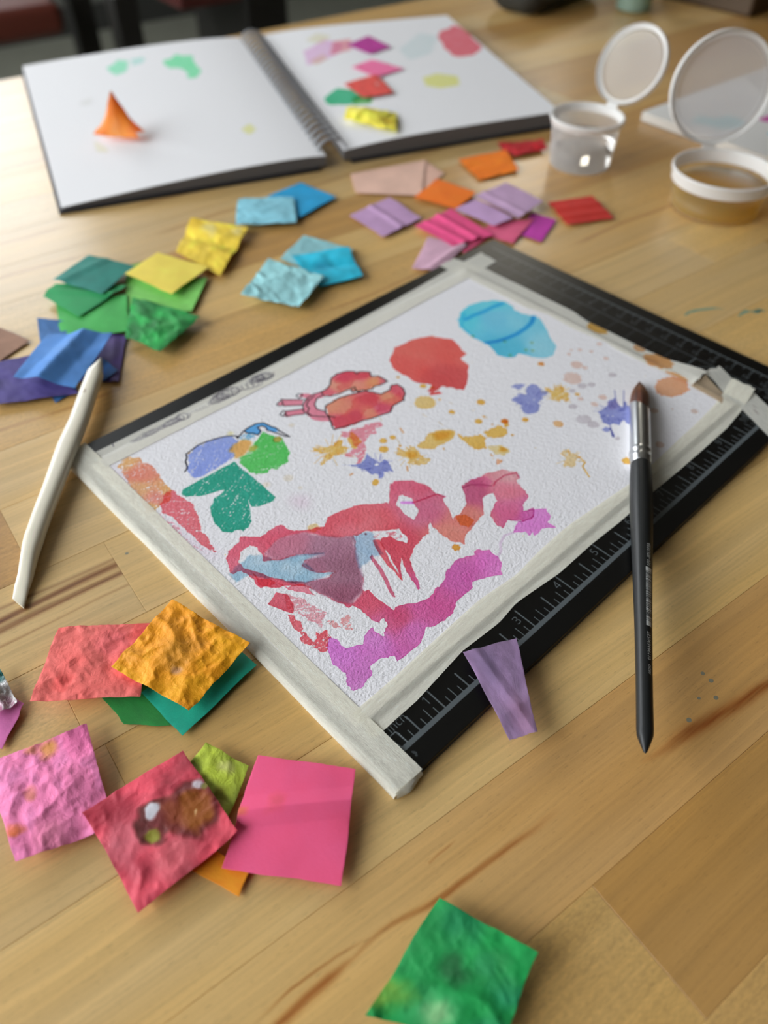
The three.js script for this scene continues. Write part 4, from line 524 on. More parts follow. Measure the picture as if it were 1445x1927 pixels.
// ---------------------------------------------------------------- bone folder
{
  const Lf = [3.3,6,-268.4,-2.4,6,-265,-6.3,6,-262.8,-17.1,6,-247.4,-27.9,6,-231.5,-38.9,5,-217.7,-53.8,5,-194.8,-63.7,4,-180.5,-70.6,4,-170.1,-72.4,4,-167,-74.5,3.5,-162.5,-79.1,3,-153,-82.5,2,-148,-84.9,1.5,-143.1], Rt = [3.7,6,-268.1,1.9,6,-262.7,-0.9,6,-255.3,-9.8,6,-241.8,-20.4,6,-225.7,-31.9,5,-210,-45.1,5,-192,-54.7,4,-178.8,-62.2,4,-167.9,-65.2,4,-163.3,-68.9,3.5,-157.8,-74.4,3,-148.3,-78.4,2,-142.7,-82.6,1.5,-135.6];
  const n = Lf.length / 3, st = (A, t) => { const q = t * (n - 1), i = Math.min(n - 2, Math.floor(q)), f = q - i; return [0, 2].map((k) => lerp(A[i * 3 + k], A[i * 3 + 3 + k], f)); };
  const cx = (Lf[18] + Rt[18]) / 2, cz = (Lf[20] + Rt[20]) / 2;
  const g0 = gridGeo(120, 40, (u, v) => {
    const l = st(Lf, u), r = st(Rt, u), a = v * Math.PI * 2, hw = Math.cos(a), sh = Math.sin(a), e = 0.8;
    const c = Math.sign(hw) * Math.pow(Math.abs(hw), e), h = Math.sign(sh) * Math.pow(Math.abs(sh), e);
    const thick = 3.1 * (1 - 0.72 * sstep(0.72, 1, u)) * (1 - 0.45 * sstep(0.16, 0, u)), yc = lerp(7.2, 3.0, sstep(0, 0.75, u)) - 1.9 * sstep(0.72, 1, u);
    return [(lerp(l[0], r[0], 0.5 + 0.5 * c) - cx) * MM, (yc + thick * h) * MM, (lerp(l[1], r[1], 0.5 + 0.5 * c) - cz) * MM];
  }, 0, (u, v) => [u, v]);
  const caps = [0, 1].map((u) => gridGeo(8, 8, (p, q) => { const l = st(Lf, u), r = st(Rt, u), th = u ? 0.87 : 1.7, yc = u ? 1.1 : 7.2, s = (q - 0.5) * 2, w = Math.sqrt(Math.max(0, 1 - s * s)); return [(lerp(l[0], r[0], 0.5 + 0.5 * w * (p * 2 - 1)) - cx) * MM, (yc + th * s) * MM, (lerp(l[1], r[1], 0.5 + 0.5 * w * (p * 2 - 1)) - cz) * MM]; }, 0, () => [0.5, 0.1]));
  const g = mergeGeometries([g0, ...caps]);
  const f = mesh('bone_folder', g, new THREE.MeshPhysicalMaterial({ roughness: 0.3, clearcoat: 0.3, clearcoatRoughness: 0.2, side: THREE.DoubleSide, map: canvasTex(1024, 256, (c) => { c.fillStyle = '#efe8d4'; c.fillRect(0, 0, 1024, 256); srand(4); for (let i = 0; i < 900; i++) { c.fillStyle = `rgba(${200 + rnd() * 50},${190 + rnd() * 50},${160 + rnd() * 50},0.2)`; c.fillRect(rnd() * 1024, rnd() * 256, 30 + rnd() * 120, 1); } c.strokeStyle = '#6a4a28'; c.lineWidth = 1.3; for (const dy of [-3.2, 3.2]) { c.beginPath(); c.ellipse(236 + dy * 0.9, 256 - 68, 2.0, 3.4, 0, 0, 7); c.stroke(); } }) }));
  f.position.set(cx * MM, TOP, cz * MM); tag(f, 'ivory bone folder with a slanted tip leaning off the blue tissue squares', 'bone folder');
}

// ---------------------------------------------------------------- tissue paper squares
const crinkle = pixelTex(512, 512, (x, y) => { const v = 255 * (0.5 * ridge(x / 38 + 2 * vnoise(x / 50, y / 50, 3), y / 38, 5) + 0.3 * ridge(x / 17, y / 17 + 2 * vnoise(x / 30, y / 30, 7), 8) + 0.2 * vnoise(x / 5, y / 5, 9)); return [v, v, v]; }, false, THREE.RepeatWrapping);
const fine = pixelTex(256, 256, (x, y) => { const v = 255 * (0.6 * fbm(x / 8, y / 8, 23, 3) + 0.4 * hash(x, y, 8)); return [v, v, v]; }, false, THREE.RepeatWrapping);
let tissueNo = 0;
function tissueTex(col, o, s) {
  const c0 = hex(col), n = o.big ? 384 : 160;
  return pixelTex(n, n, (x, y) => {
    const u = x / n, v = y / n, wob = (k) => (fbm(u * 5 + k, v * 5, s + k, 3) - 0.5) * 0.16;
    const m = (fbm(u * 4, v * 4, s, 4) - 0.5) * (o.mott ?? 0.18) * 2 + (vnoise(x * 0.9, y * 0.9, s + 3) - 0.5) * 0.05;
    let p = c0.map((q) => q * 1.1 * (1 + m));
    for (const [su, sv, r, h, st, hard] of o.spots || []) { const d = Math.hypot(u - su + wob(su * 9), v - sv + wob(sv * 7 + 3)) / r, a = st * (1 - sstep(hard ?? 0.2, 1, d)) * (0.75 + 0.5 * fbm(u * 11, v * 11, s + 6, 2)); const q = hex(h); p = p.map((w, i) => lerp(w, q[i], clamp(a))); }
    return p;
  });
}
// c: four corners in order, [x, height, z] millimetres; o.cr crumple mm, o.folds [[u0, v0, u1, v1, mm, width mm]], o.bow mm, o.lift(u, v) mm
function tissue(label, c, col, o = {}) {
  const s = 300 + 41 * tissueNo++, N = o.big ? 56 : 30;
  const cx = (c[0] + c[3] + c[6] + c[9]) / 4, cz = (c[2] + c[5] + c[8] + c[11]) / 4, base = Math.min(c[1], c[4], c[7], c[10], o.min ?? 99);
  const bil = (u, v, k) => lerp(lerp(c[k], c[3 + k], u), lerp(c[9 + k], c[6 + k], u), v);
  const g = gridGeo(N, N, (u, v) => {
    let x = bil(u, v, 0), y = bil(u, v, 1), z = bil(u, v, 2);
    const ed = 0.7 * (o.ragged ?? 1);
    x += ed * (fbm(u * 3 + 9, v * 3, s + 1, 3) - 0.5) * 1.6; z += ed * (fbm(u * 3, v * 3 + 5, s + 2, 3) - 0.5) * 1.6;
    y += (o.bow ?? 0.8) * 16 * u * (1 - u) * v * (1 - v) * 0.5;
    const px = x, pz = z;
    if (o.cr) y += o.cr * (1.3 * (ridge(px / 11 + fbm(px / 15, pz / 15, s + 4, 2) * 1.5, pz / 11, s + 5) - 0.5) + 0.7 * (ridge(px / 5, pz / 5, s + 6) - 0.5) + 0.35 * (ridge(px / 2.4, pz / 2.4, s + 8) - 0.5));
    y += 0.5 * (fbm(px / 14, pz / 14, s + 7, 2) - 0.4);
    for (const [a, b, d, e, amp, wd] of o.folds || []) { const x0 = bil(a, b, 0), z0 = bil(a, b, 2), x1 = bil(d, e, 0), z1 = bil(d, e, 2), l = Math.hypot(x1 - x0, z1 - z0); const dist = Math.abs((px - x0) * (z1 - z0) - (pz - z0) * (x1 - x0)) / l; y += amp * Math.max(0, 1 - dist / wd); }
    if (o.lift) y += o.lift(u, v);
    return [(x - cx) * MM, (Math.max(y, (o.floor ?? 0.25)) - base) * MM, (z - cz) * MM];
  }, 0.1 * MM);
  const t = tissueTex(col, o, s), b = o.cr ? crinkle : fine;
  const m = new THREE.MeshPhysicalMaterial({ map: t, roughness: o.rough ?? 0.7, bumpMap: b, bumpScale: o.cr ? 0.00022 * Math.min(1, o.cr) : 0.00006, side: THREE.DoubleSide, ...(o.clear ? { transmission: o.clear, thickness: 0 } : {}), ...(o.mat || {}) });
  const q = mesh('tissue_square', g, m); q.position.set(cx * MM, TOP + base * MM, cz * MM);
  return tag(q, label, 'tissue paper', o.group);
}
// foreground
tissue('deep green tissue square with a pale centre, lying alone on the open planks', [-16.4,4,45.1,-4.4,9,73.4,-25.9,4,83.5,-51.2,3,56.5], 0x0a8a42, { big: 1, cr: 0.55, bow: 2.4, mott: 0.2, folds: [[0.1, 0.62, 0.95, 0.5, -1.6, 9]], spots: [[0.45, 0.86, 0.26, 0x86c886, 0.95], [0.05, 0.8, 0.24, 0x7aa636, 0.9], [0.45, 0.48, 0.2, 0x04602c, 0.85], [0.92, 0.5, 0.25, 0x0a8c58, 0.8], [0.9, 0.9, 0.24, 0x2a9a68, 0.8], [0.3, 0.05, 0.3, 0x058250, 0.7], [0.62, 0.3, 0.14, 0x2f9a60, 0.5]] });  // dark spot mid-square is its shadow, painted into the colour
tissue('smooth hot pink tissue square with one fold, overlapping the crimson stained one', [-38.2,5,-25.9,-14.2,5,-2.6,-37.9,3,24.5,-65.3,3,-0.9], 0xee5682, { big: 1, bow: 1.5, mott: 0.06, folds: [[-0.05, 0.55, 1.05, 0.30, 2.2, 5]], lift: (u, v) => -1.2 * (1 - u) * sstep(0.3, 0.6, v) * (1 - v), spots: [[0.02, 0.55, 0.1, 0xe8744a, 0.8], [0.3, 0.4, 0.14, 0xd8505a, 0.5]] });
tissue('small orange tissue corner poking out below the crimson and pink squares', [-58.7,1.6,4.9,-64.8,1.2,8.8,-73.1,1.2,-6.5,-65.4,1.4,-11.4], 0xee8f12, { mott: 0.08, bow: 0.3 });
tissue('olive green tissue scrap showing behind the crimson stained square', [-50.5,4,-40.1,-42.1,3,-24.8,-57.1,2,-13.1,-63.9,2.5,-34.6], 0x9aa832, { cr: 0.7, mott: 0.25, spots: [[0.6, 0.25, 0.25, 0xc8c878, 0.7], [0.1, 0.5, 0.2, 0x74861c, 0.7], [0.75, 0.75, 0.2, 0x8a7a20, 0.6]] });
tissue('crimson tissue square with a brown and white dried water stain', [-58.3,5,-41.6,-55.6,6,-6.2,-91,3.4,-3.9,-93.3,5,-41.2], 0xcc4657, { big: 1, cr: 0.55, bow: 1.6, mott: 0.3, rough: 0.55, spots: [[0.5, 0.02, 0.3, 0xbe3446, 0.6], [0.12, 0.75, 0.26, 0xa8283c, 0.8], [0.1, 0.95, 0.22, 0xaa2238, 0.7], [0.45, 0.8, 0.26, 0xdd7280, 0.7], [0.8, 0.55, 0.3, 0xdc6c74, 0.6], [0.72, 0.85, 0.2, 0xc03c50, 0.6], [0.57, 0.2, 0.31, 0x6e1e20, 0.95, 0.72], [0.47, 0.52, 0.20, 0x642422, 0.95, 0.7], [0.52, 0.36, 0.2, 0x7c2a20, 0.9, 0.6], [0.6, 0.2, 0.23, 0x9c5410, 1, 0.55], [0.5, 0.38, 0.12, 0x9a4a26, 0.8, 0.4], [0.38, 0.52, 0.095, 0xd6d4dc, 1, 0.5], [0.56, 0.57, 0.09, 0x94902c, 1, 0.5], [0.39, 0.05, 0.085, 0xd2c8d0, 0.95, 0.5], [0.45, 0.0, 0.06, 0x8c8a38, 0.9, 0.4], [0.64, 0.22, 0.035, 0xd8b080, 0.8, 0.3]] });
tissue('crumpled candy pink tissue square with orange flecks at the picture edge', [-80.9,6,-69.7,-87.2,2.5,-32,-115.4,5,-38.5,-114.1,4,-76.3], 0xe67aa8, { big: 1, cr: 0.85, bow: 1.5, mott: 0.14, spots: [[0.1, 0.42, 0.14, 0xeaa050, 0.9], [0.05, 0.52, 0.1, 0xe89a50, 0.6], [0.7, 0.92, 0.08, 0xf0763a, 0.9], [0.45, 0.7, 0.12, 0xdf8a52, 0.6], [0.1, 0.05, 0.3, 0xd05a90, 0.6], [0.9, 0.6, 0.3, 0xe57fa0, 0.7]] });
tissue('flat magenta tissue corner under the shiny crumpled scrap', [-96,2,-93.1,-108.2,1.4,-80.4,-117.2,1.2,-96.5,-104.3,1.4,-107.1], 0xc566a0, { mott: 0.08, bow: 0.3 });
tissue('shiny wet-look scrap of teal, silver and mauve tissue at the edge', [-98.6,4.5,-111.6,-97.8,3,-93.4,-106.3,3,-92.3,-109.4,4,-111.5], 0xb9b4b4, { cr: 2.0, mott: 0.3, rough: 0.22, mat: { clearcoat: 0.6 }, spots: [[0.1, 0.1, 0.35, 0x3f9a9a, 0.9], [0.85, 0.3, 0.3, 0xa06a80, 0.9], [0.9, 0.7, 0.3, 0x9c4a70, 0.8], [0.5, 0.4, 0.2, 0xe8e4e2, 0.8]] });
tissue('dark green tissue corner peeking out under the coral and teal squares', [-73.8,1.2,-85.5,-70.3,1,-65.5,-57.6,1,-54.9,-55.2,1.2,-77.5], 0x1f7d34, { mott: 0.12, bow: 0.2 });
tissue('teal tissue square mostly hidden under the mustard orange one', [-20.4,2.2,-58.4,-55.6,2,-48.6,-60.6,1.8,-73,-27.1,2,-80.6], 0x0d9a80, { mott: 0.16, bow: 0.4 });
tissue('coral red crumpled tissue square tucked under the mustard orange one', [-74.4,5,-115.4,-43.7,3.2,-97.6,-61.7,4.5,-69.4,-94,6,-89.4], 0xf66c66, { big: 1, cr: 0.75, bow: 1.2, mott: 0.1, spots: [[0.25, 0.75, 0.16, 0xd8433f, 0.7], [0.6, 0.25, 0.3, 0xf0707a, 0.5], [0.95, 0.1, 0.25, 0xe24a48, 0.6]] });
tissue('mustard orange crumpled tissue square on top of coral and teal ones', [-34.3,9,-98.6,-19.4,7,-64.5,-50,6,-53.5,-65.4,8,-85.5], 0xf09a08, { big: 1, cr: 1.0, bow: 2, mott: 0.12, rough: 0.6, spots: [[0.5, 0.55, 0.32, 0xcf8a18, 0.8], [0.62, 0.72, 0.1, 0xd8a080, 0.7], [0.25, 0.2, 0.25, 0xf09a14, 0.6], [0.1, 0.8, 0.2, 0xf0a014, 0.6], [0.55, 0.3, 0.2, 0xc07c10, 0.6]] });
tissue('translucent lilac tissue strip draped over the ruler edge of the mat', [43.3,7,-16,63.3,7.5,-9,43.5,7,23.8,33.8,6.5,20.1], 0xa688b0, { cr: 0.25, mott: 0.2, bow: 0.5, rough: 0.9, clear: 0.4, spots: [[0.3, 0.2, 0.35, 0x8d76a0, 0.6], [0.7, 0.85, 0.4, 0xc79ac2, 0.8], [0.4, 0.75, 0.25, 0xb48ab4, 0.5]], folds: [[0, 0.78, 1, 0.66, 0.8, 5], [0.5, 0.6, 0.9, 1, 0.6, 3]] });
// left: blues and purples
tissue('brown tissue corner entering beside the purple square', [-29.8,1.5,-340.8,-20,1.2,-318.3,-41.3,1,-307.8,-51.5,1,-335.1], 0x9a7560, { mott: 0.1, bow: 0.2 });
tissue('indigo purple tissue square spread below the folded blue one', [-49,2,-308.1,-24.6,3,-301.2,-15.4,2.4,-254.9,-55.8,3,-270.2], 0x4a3f7e, { cr: 0.45, mott: 0.14, bow: 0.6 });
tissue('plum purple tissue square under the blue squares near the bone folder tip', [3.5,1,-308.6,26.1,1.2,-292.2,5.5,1,-253.3,-14.2,0.8,-268.7], 0x5e4a8c, { mott: 0.1, bow: 0.2, folds: [[0.75, 0, 0.9, 1, 0.7, 4]] });
tissue('small blue tissue tip pointing down beside the bone folder', [-27.3,0.8,-266.7,-27.5,0.8,-256.1,-14.4,0.8,-260.7,-16,0.8,-275.4], 0x35659c, { mott: 0.1, bow: 0.1, ragged: 0.5 });
tissue('blue tissue tip sticking out behind the bone folder point', [6.4,2.6,-276.5,8.6,2.4,-261.8,-8.1,2,-254.4,-7.8,2.2,-277.2], 0x3f70b4, { mott: 0.1, bow: 0.2, ragged: 0.6 });
tissue('steel blue tissue square standing up behind the folded blue one', [-9.6,3.4,-334.9,9.5,3,-315,-4.7,2.6,-270.1,-23,3,-287.4], 0x3a6aa2, { cr: 0.3, mott: 0.15, bow: 0.4 });
tissue('folded cornflower blue tissue square on top of the purple pile', [-11.2,6,-310.5,18.3,8,-287.7,-16.1,6,-254.7,-39.5,9,-277.5], 0x4a80c2, { cr: 0.25, mott: 0.1, bow: 1, folds: [[0.58, 0, 0.42, 1, 3.5, 9]], spots: [[0.4, 0.4, 0.3, 0x6a9ad6, 0.4]] });
// left: greens and yellows
tissue('lime green tissue edge behind the yellow square', [56.1,0.8,-366.3,71.2,0.8,-362.9,66.5,0.8,-340.5,48.3,0.8,-345.7], 0x7fbb55, { bow: 0.1, mott: 0.08 });
tissue('lime green tissue square under the plain yellow one', [51,1.6,-349.6,91,2.2,-320.9,66.9,1.8,-292.3,36.5,1.4,-317.2], 0x77c05c, { mott: 0.12, bow: 0.4 });
tissue('grass green tissue square lowest in the left green fan', [4.9,2.2,-344.9,42.9,2.4,-331,28.3,2.6,-292.5,-5.3,3.6,-308.2], 0x46ab55, { mott: 0.1, bow: 1.2 });
tissue('emerald green tissue square in the middle of the left green fan', [11.7,4,-364.9,46.8,3.6,-338,9.7,4.5,-320.4,0.7,4.6,-354.1], 0x2f9a5c, { mott: 0.08, bow: 0.6, folds: [[0.1, 0.5, 0.9, 0.3, 1.2, 5]] });
tissue('blue green tissue square topmost in the left green fan', [40.4,5.6,-383.7,58.8,5,-355.1,29.3,6,-333.9,10.9,6.4,-365.5], 0x2a8074, { mott: 0.1, bow: 0.8, folds: [[0.15, 1, 0.4, 0, 0.8, 6]] });
tissue('dark mottled green crumpled tissue square below the lime one', [43,5,-322,66.6,5,-279.6,33.3,5,-260,23.5,4,-286.5], 0x219243, { cr: 0.8, mott: 0.35, bow: 1.6, spots: [[0.2, 0.1, 0.3, 0x0e7030, 0.7], [0.15, 0.8, 0.3, 0x0c6a2c, 0.7], [0.7, 0.4, 0.25, 0x4cb560, 0.6]] });
tissue('wrinkled golden yellow tissue square behind the plain yellow one', [116.9,5,-393.6,141.2,5,-358.8,98.4,2.8,-317,88.2,4,-359.5], 0xe6c53c, { cr: 0.5, mott: 0.2, bow: 1.6, folds: [[0, 0.5, 1, 0.42, -2.4, 9]], spots: [[0.4, 0.2, 0.2, 0xf0e2a0, 0.8], [0.85, 0.12, 0.12, 0xf4e090, 0.8], [0.1, 0.15, 0.25, 0xe0b420, 0.6]] });
tissue('plain smooth yellow tissue square on top of the lime one', [77.6,5.4,-362.1,96.6,4.6,-327.8,63.2,5.4,-310.8,50.4,5.4,-349.5], 0xe9d157, { mott: 0.05, bow: 0.6 });
// middle blues
tissue('bright turquoise blue tissue square beside the notebook', [211.1,1.6,-405.8,219,2.2,-369.6,176.5,2,-356,179.6,1.6,-399.9], 0x1596c9, { mott: 0.1, bow: 0.5 });
tissue('pale blue crinkled tissue square on the turquoise one by the notebook', [158.4,3.4,-404.9,191.9,3.6,-383.9,173.5,3.6,-349.5,137.6,3.4,-370.2], 0x7fbccc, { cr: 0.6, mott: 0.14, bow: 0.8 });
tissue('pale aqua tissue square lowest in the middle blue trio', [169.5,1.6,-333.9,186.4,1.6,-299.6,156.3,1.4,-275.8,140.3,1.4,-316.4], 0x86b9bf, { cr: 0.3, mott: 0.08, bow: 0.4 });
tissue('vivid cyan folded tissue square in the middle blue trio', [146.5,3.4,-312,181.6,5,-298.4,170.9,3,-265.4,141.5,3,-270.9], 0x22b2cf, { cr: 0.4, mott: 0.12, bow: 0.8, folds: [[0, 0.4, 1, 0.55, -1.8, 7]], spots: [[0.4, 0.45, 0.25, 0x0a86a8, 0.6]] });
tissue('crumpled pale blue tissue square in front of the cyan one', [131.5,5.5,-313.4,149,5.4,-275.4,118.4,4.4,-256.2,96.9,5,-287.4], 0x8fc4c8, { cr: 0.9, mott: 0.12, bow: 0.8 });
// right fan
tissue('lone lavender tissue square left of the hot pink fan', [250.9,1.6,-347.8,249.3,2,-308,211.4,2,-301.7,211.1,1.6,-341.2], 0xb791b8, { mott: 0.06, bow: 0.4, folds: [[0, 0.5, 1, 0.5, 0.9, 4]] });
tissue('pale peach tissue rectangle next to the notebook corner', [250.2,1.2,-397.3,313,1.4,-385,271.7,1.4,-336.7,235.3,1.2,-368.5], 0xd9b2a0, { mott: 0.06, bow: 0.3 });
tissue('pale peach tissue corner between the peach rectangle and orange square', [297.2,0.8,-388.6,312.2,0.9,-384.4,310.1,0.8,-357.7,275.9,0.8,-342.8], 0xd4aa98, { mott: 0.06, bow: 0.1 });
tissue('orange tissue square by the lavender pair', [297.4,2,-351.4,306.7,2.2,-316.9,277.7,2,-304.6,264.7,2,-337.1], 0xf0731a, { mott: 0.08, bow: 0.5 });
tissue('orange tissue square nearest the notebook and water cup', [333.6,1.6,-370.6,376.2,2,-362.1,359.3,1.6,-327.9,323.7,1.6,-332.8], 0xee7814, { cr: 0.5, mott: 0.1, bow: 0.8 });
tissue('dark red crumpled tissue scrap against the notebook by the water cup', [377.5,2,-375.4,411.2,4,-358,403.6,3,-343.4,372.1,2,-349.5], 0xa81c24, { cr: 1.4, mott: 0.2, bow: 1.5 });
tissue('bright magenta tissue corner at the right of the pink fan', [318.9,1.2,-270.2,325.7,1.2,-253.7,295.1,1.2,-236,288.9,1,-254.6], 0xbb3aa0, { mott: 0.06, bow: 0.2 });
tissue('rose pink tissue square beside the mat corner', [287.9,1.8,-274.1,312.9,1.8,-262.2,276.9,1.6,-245,267.3,1.6,-271.2], 0xd65c80, { mott: 0.06, bow: 0.3 });
tissue('rose pink tissue strip between the hot pink square and the mat', [250.3,1.2,-270.4,271.1,1.2,-268.1,267.6,1.2,-260.2,242.5,1.2,-254.1], 0xd8587e, { mott: 0.06, bow: 0.1, ragged: 0.5 });
tissue('pale mauve tissue square touching the far tape corner', [237.1,1.6,-284.6,250.5,2,-260.2,213.6,1.6,-245.4,203,1.6,-257.2], 0xc9a0b4, { mott: 0.08, bow: 0.4, folds: [[0.9, 0, 0.6, 1, 1, 4]] });
tissue('hot pink tissue square with pleats in the right fan', [274.3,2.8,-306,273.3,2.8,-259.2,241.2,2.8,-263.9,237.2,3,-300.1], 0xe04c82, { mott: 0.07, bow: 0.6, folds: [[0.0, 0.4, 1, 0.4, 1.4, 4], [0.0, 0.75, 1, 0.7, 0.9, 3]] });
tissue('lavender tissue square lower of the lavender pair', [296.6,4,-305.9,299,4,-268.5,279.8,4,-267.6,274.2,4,-301.9], 0xbd98c2, { mott: 0.05, bow: 0.4 });
tissue('lavender tissue square upper of the lavender pair', [330.7,5.2,-311.7,331.4,5.2,-273.8,299.5,5.2,-264.1,297.1,5.2,-307.4], 0xb796b6, { mott: 0.05, bow: 0.5, folds: [[0, 0.75, 1, 0.75, 0.8, 3]] });
tissue('pleated red tissue square below the water cup', [338.8,1.6,-275.9,371.7,2.2,-263.7,359.7,1.6,-231.4,326.1,1.6,-243.1], 0xbf3028, { mott: 0.06, bow: 0.5, folds: [[0, 0.35, 1, 0.35, 0.9, 4], [0, 0.7, 1, 0.7, 0.9, 4]] });

// ---------------------------------------------------------------- spiral notebook, local x to the right page, -z away from the viewer
const NB = thing('notebook', 'large open spiral notebook with colour-stained white pages', 'notebook', [0.250, TOP, -0.417], -13.9 * Math.PI / 180);
{
  const LEN = 308;
  const pg = (w, h, x0, y1, s, f) => { const a = makeArt(w, h, x0, y1, s, 0xf1f0f2); f(a); return a.texture(); };
  const rightTex = pg(640, 840, 0, 318, 2.6, (a) => {
    a.paint([51.1,239.4,79.6,262.8,94.7,245.4,78.1,218.1,55.1,200.3,41.8,200.2], { col: 0xf0a8c8, soft: 2, jag: 2, k: 0.9 }); a.paint([63.9,268.7,80.5,286.4,89.4,270.9,73,253.7], { col: 0xf0c8b0, soft: 3 }); a.paint([47.8,208.3,66,222.8,64.2,207.4,50.6,196.8], { col: 0xf0c8a8, soft: 2 });
    a.paint([87.2,254.1,105.4,255.4,93.6,223.2,70.4,215.6], { col: 0xea8a90, soft: 2, k: 0.9 });
    a.paint([201.3,246.9,224.3,263.4,227.8,230.7,219.9,192.2,199.7,166.6,182.4,167.7,182.8,195], { col: 0xe8606c, jag: 3, soft: 1 }); a.paint([139.4,205.9,179.6,248.9,190.9,232.5,162.7,186,136.6,174.5], { col: 0xbfe0ee, soft: 4, k: 0.9 });
    a.paint([127.7,123,143.8,129.3,157.9,116.2,149.8,95.8,130.9,93.9,122.3,103.5], { col: 0xe8d27a, soft: 2 }); a.paint([28.6,110.8,46.5,128.7,58.6,118.8,60.4,98.7,44.1,87.9,28.8,95.4], { col: 0x2fa776, jag: 1, soft: 0.8 }); a.paint([52.3,101.7,69.9,99.4,60,81.8,46.2,85.4], { col: 0x5aa85a, soft: 1.5 });
  });
  const leftTex = pg(640, 840, -216, 318, 2.6, (a) => {
    a.paint([-134.2,265.6,-122.1,281.7,-113.3,274.2,-119.8,248.1,-130.4,241.8], { col: 0x7fd8a8, soft: 2, jag: 2 }); a.paint([-110.3,277.3,-97.1,280.8,-102.8,261.9,-111.6,261.1], { col: 0xa8e2c4, soft: 2, jag: 2 });
    a.paint([-82.2,258.2,-67.7,274,-54.2,264.5,-55.9,227.7,-62.6,202.8,-71.6,206.2,-69.3,228.9,-80.1,236.9], { col: 0x6fd09a, soft: 1.6, jag: 3 }); a.paint([-55.6,68.5,-46.7,77.1,-45.7,64.6,-52.5,55.5], { col: 0xe6e08a, soft: 2 }); a.paint([-167,191.6,-158.7,195.4,-160.8,178.8,-167.3,180], { col: 0xe2e6c8, soft: 3 });
    a.paint([-167.6,99.9,-163.2,86.7,-161.2,72,-168.5,77.6], { col: 0xf2d8b8, soft: 2 });
  });
  const edgeMat = std(0x7c7775, 0.85, { bumpMap: pixelTex(64, 256, (x, y) => { const v = 255 * hash(0, y, 4); return [v, v, v]; }, false, THREE.RepeatWrapping), bumpScale: 0.0003 });
  const C = { 1: [[8, 3.7], [202, 8], [234, 300], [27.6, 311]], '-1': [[-8, -1], [-205, -3.7], [-208, 311], [5, 313]] };
  const quadAt = (side, u, v) => { const c = C[side]; return [0, 1].map((k) => lerp(lerp(c[0][k], c[1][k], u), lerp(c[3][k], c[2][k], u), v)); };
  function block(side, hTop, hBot, tex) {                // pages between x = 9 and 204, top and bottom heights as functions of the distance from the spine
    const X = (u, v) => quadAt(side, u, v)[0] * MM, Z = (u, v) => -quadAt(side, u, v)[1] * MM;
    const top = gridGeo(40, 12, (u, v) => [X(u, v), hTop(u, v) * MM, Z(u, v)], 0, (u, v, p) => [(p[0] / MM - (side > 0 ? 0 : -216)) / (640 / 2.6), (-p[2] / MM - (318 - 840 / 2.6)) / (840 / 2.6)]);
    part(side > 0 ? 'right_page' : 'left_page', top, new THREE.MeshPhysicalMaterial({ map: tex, roughness: 0.8, side: THREE.DoubleSide }), NB);
    const P = [], I = []; const col = (u, v) => { P.push(X(u, v), (hTop(u, v) - 0.05) * MM, Z(u, v), X(u, v), hBot(u, v) * MM, Z(u, v)); };
    const run = []; for (let i = 0; i <= 40; i++) run.push([i / 40, 0]); for (let i = 1; i <= 12; i++) run.push([1, i / 12]); for (let i = 39; i >= 0; i--) run.push([i / 40, 1]); for (let i = 11; i >= 0; i--) run.push([0, i / 12]);
    run.forEach((r) => col(...r)); for (let i = 0; i + 1 < run.length; i++) I.push(2 * i, 2 * i + 1, 2 * i + 2, 2 * i + 2, 2 * i + 1, 2 * i + 3);
    const g = new THREE.BufferGeometry(); g.setAttribute('position', new THREE.Float32BufferAttribute(P, 3)); g.setAttribute('uv', new THREE.Float32BufferAttribute(P.flatMap((_, i) => (i % 3 ? [] : [P[i] * 10 + P[i + 2] * 10, P[i + 1] * 100])), 2)); g.setIndex(I); g.computeVertexNormals();
    part('page_edges', g, edgeMat, NB);
  }
  block(1, (u, v) => 13.2 - 3.4 * Math.pow(1 - u, 6) + 0.5 * Math.sin(u * 3) - 0.6 * u, () => 2.2, rightTex);
  block(-1, (u, v) => lerp(12.4, 3.6, Math.pow(u, 1.2)) + 1.2 * Math.sin(u * 3.1) - 2.6 * Math.pow(1 - u, 8) + 2.6 * v * u, (u) => 2.2 - 1.2 * u * 0, leftTex);
  for (const side of [1, -1]) part('cover', gridGeo(6, 6, (u, v) => { const q = quadAt(side, lerp(0.03, 1.012, u), lerp(-0.008, 1.008, v)); return [q[0] * MM, 1.9 * MM, -q[1] * MM]; }, 1.7 * MM), std(0x2a272a, 0.6), NB);
  const wire = new THREE.TubeGeometry(new THREE.CatmullRomCurve3(Array.from({ length: 20 }, (_, i) => { const t = -0.35 + i / 19 * (Math.PI + 0.7); return new THREE.Vector3(Math.cos(t) * 0.0115, 0.0085 + Math.sin(t) * 0.0095, -(i % 2 ? 0 : 0)); })), 26, 0.0008, 6);
  const wireMat = std(0x8e8f92, 0.4);
  for (let k = 0; k < 27; k++) { const v = 0.025 + k * 0.0365, x = lerp(-0.5, 16.5, v); for (const d of [0, 2.6]) { const m = part('wire_loop', wire, wireMat, NB); m.position.set(x * MM, 0, -(v * 308 + d) * MM); m.rotation.y = -0.055; } }
}
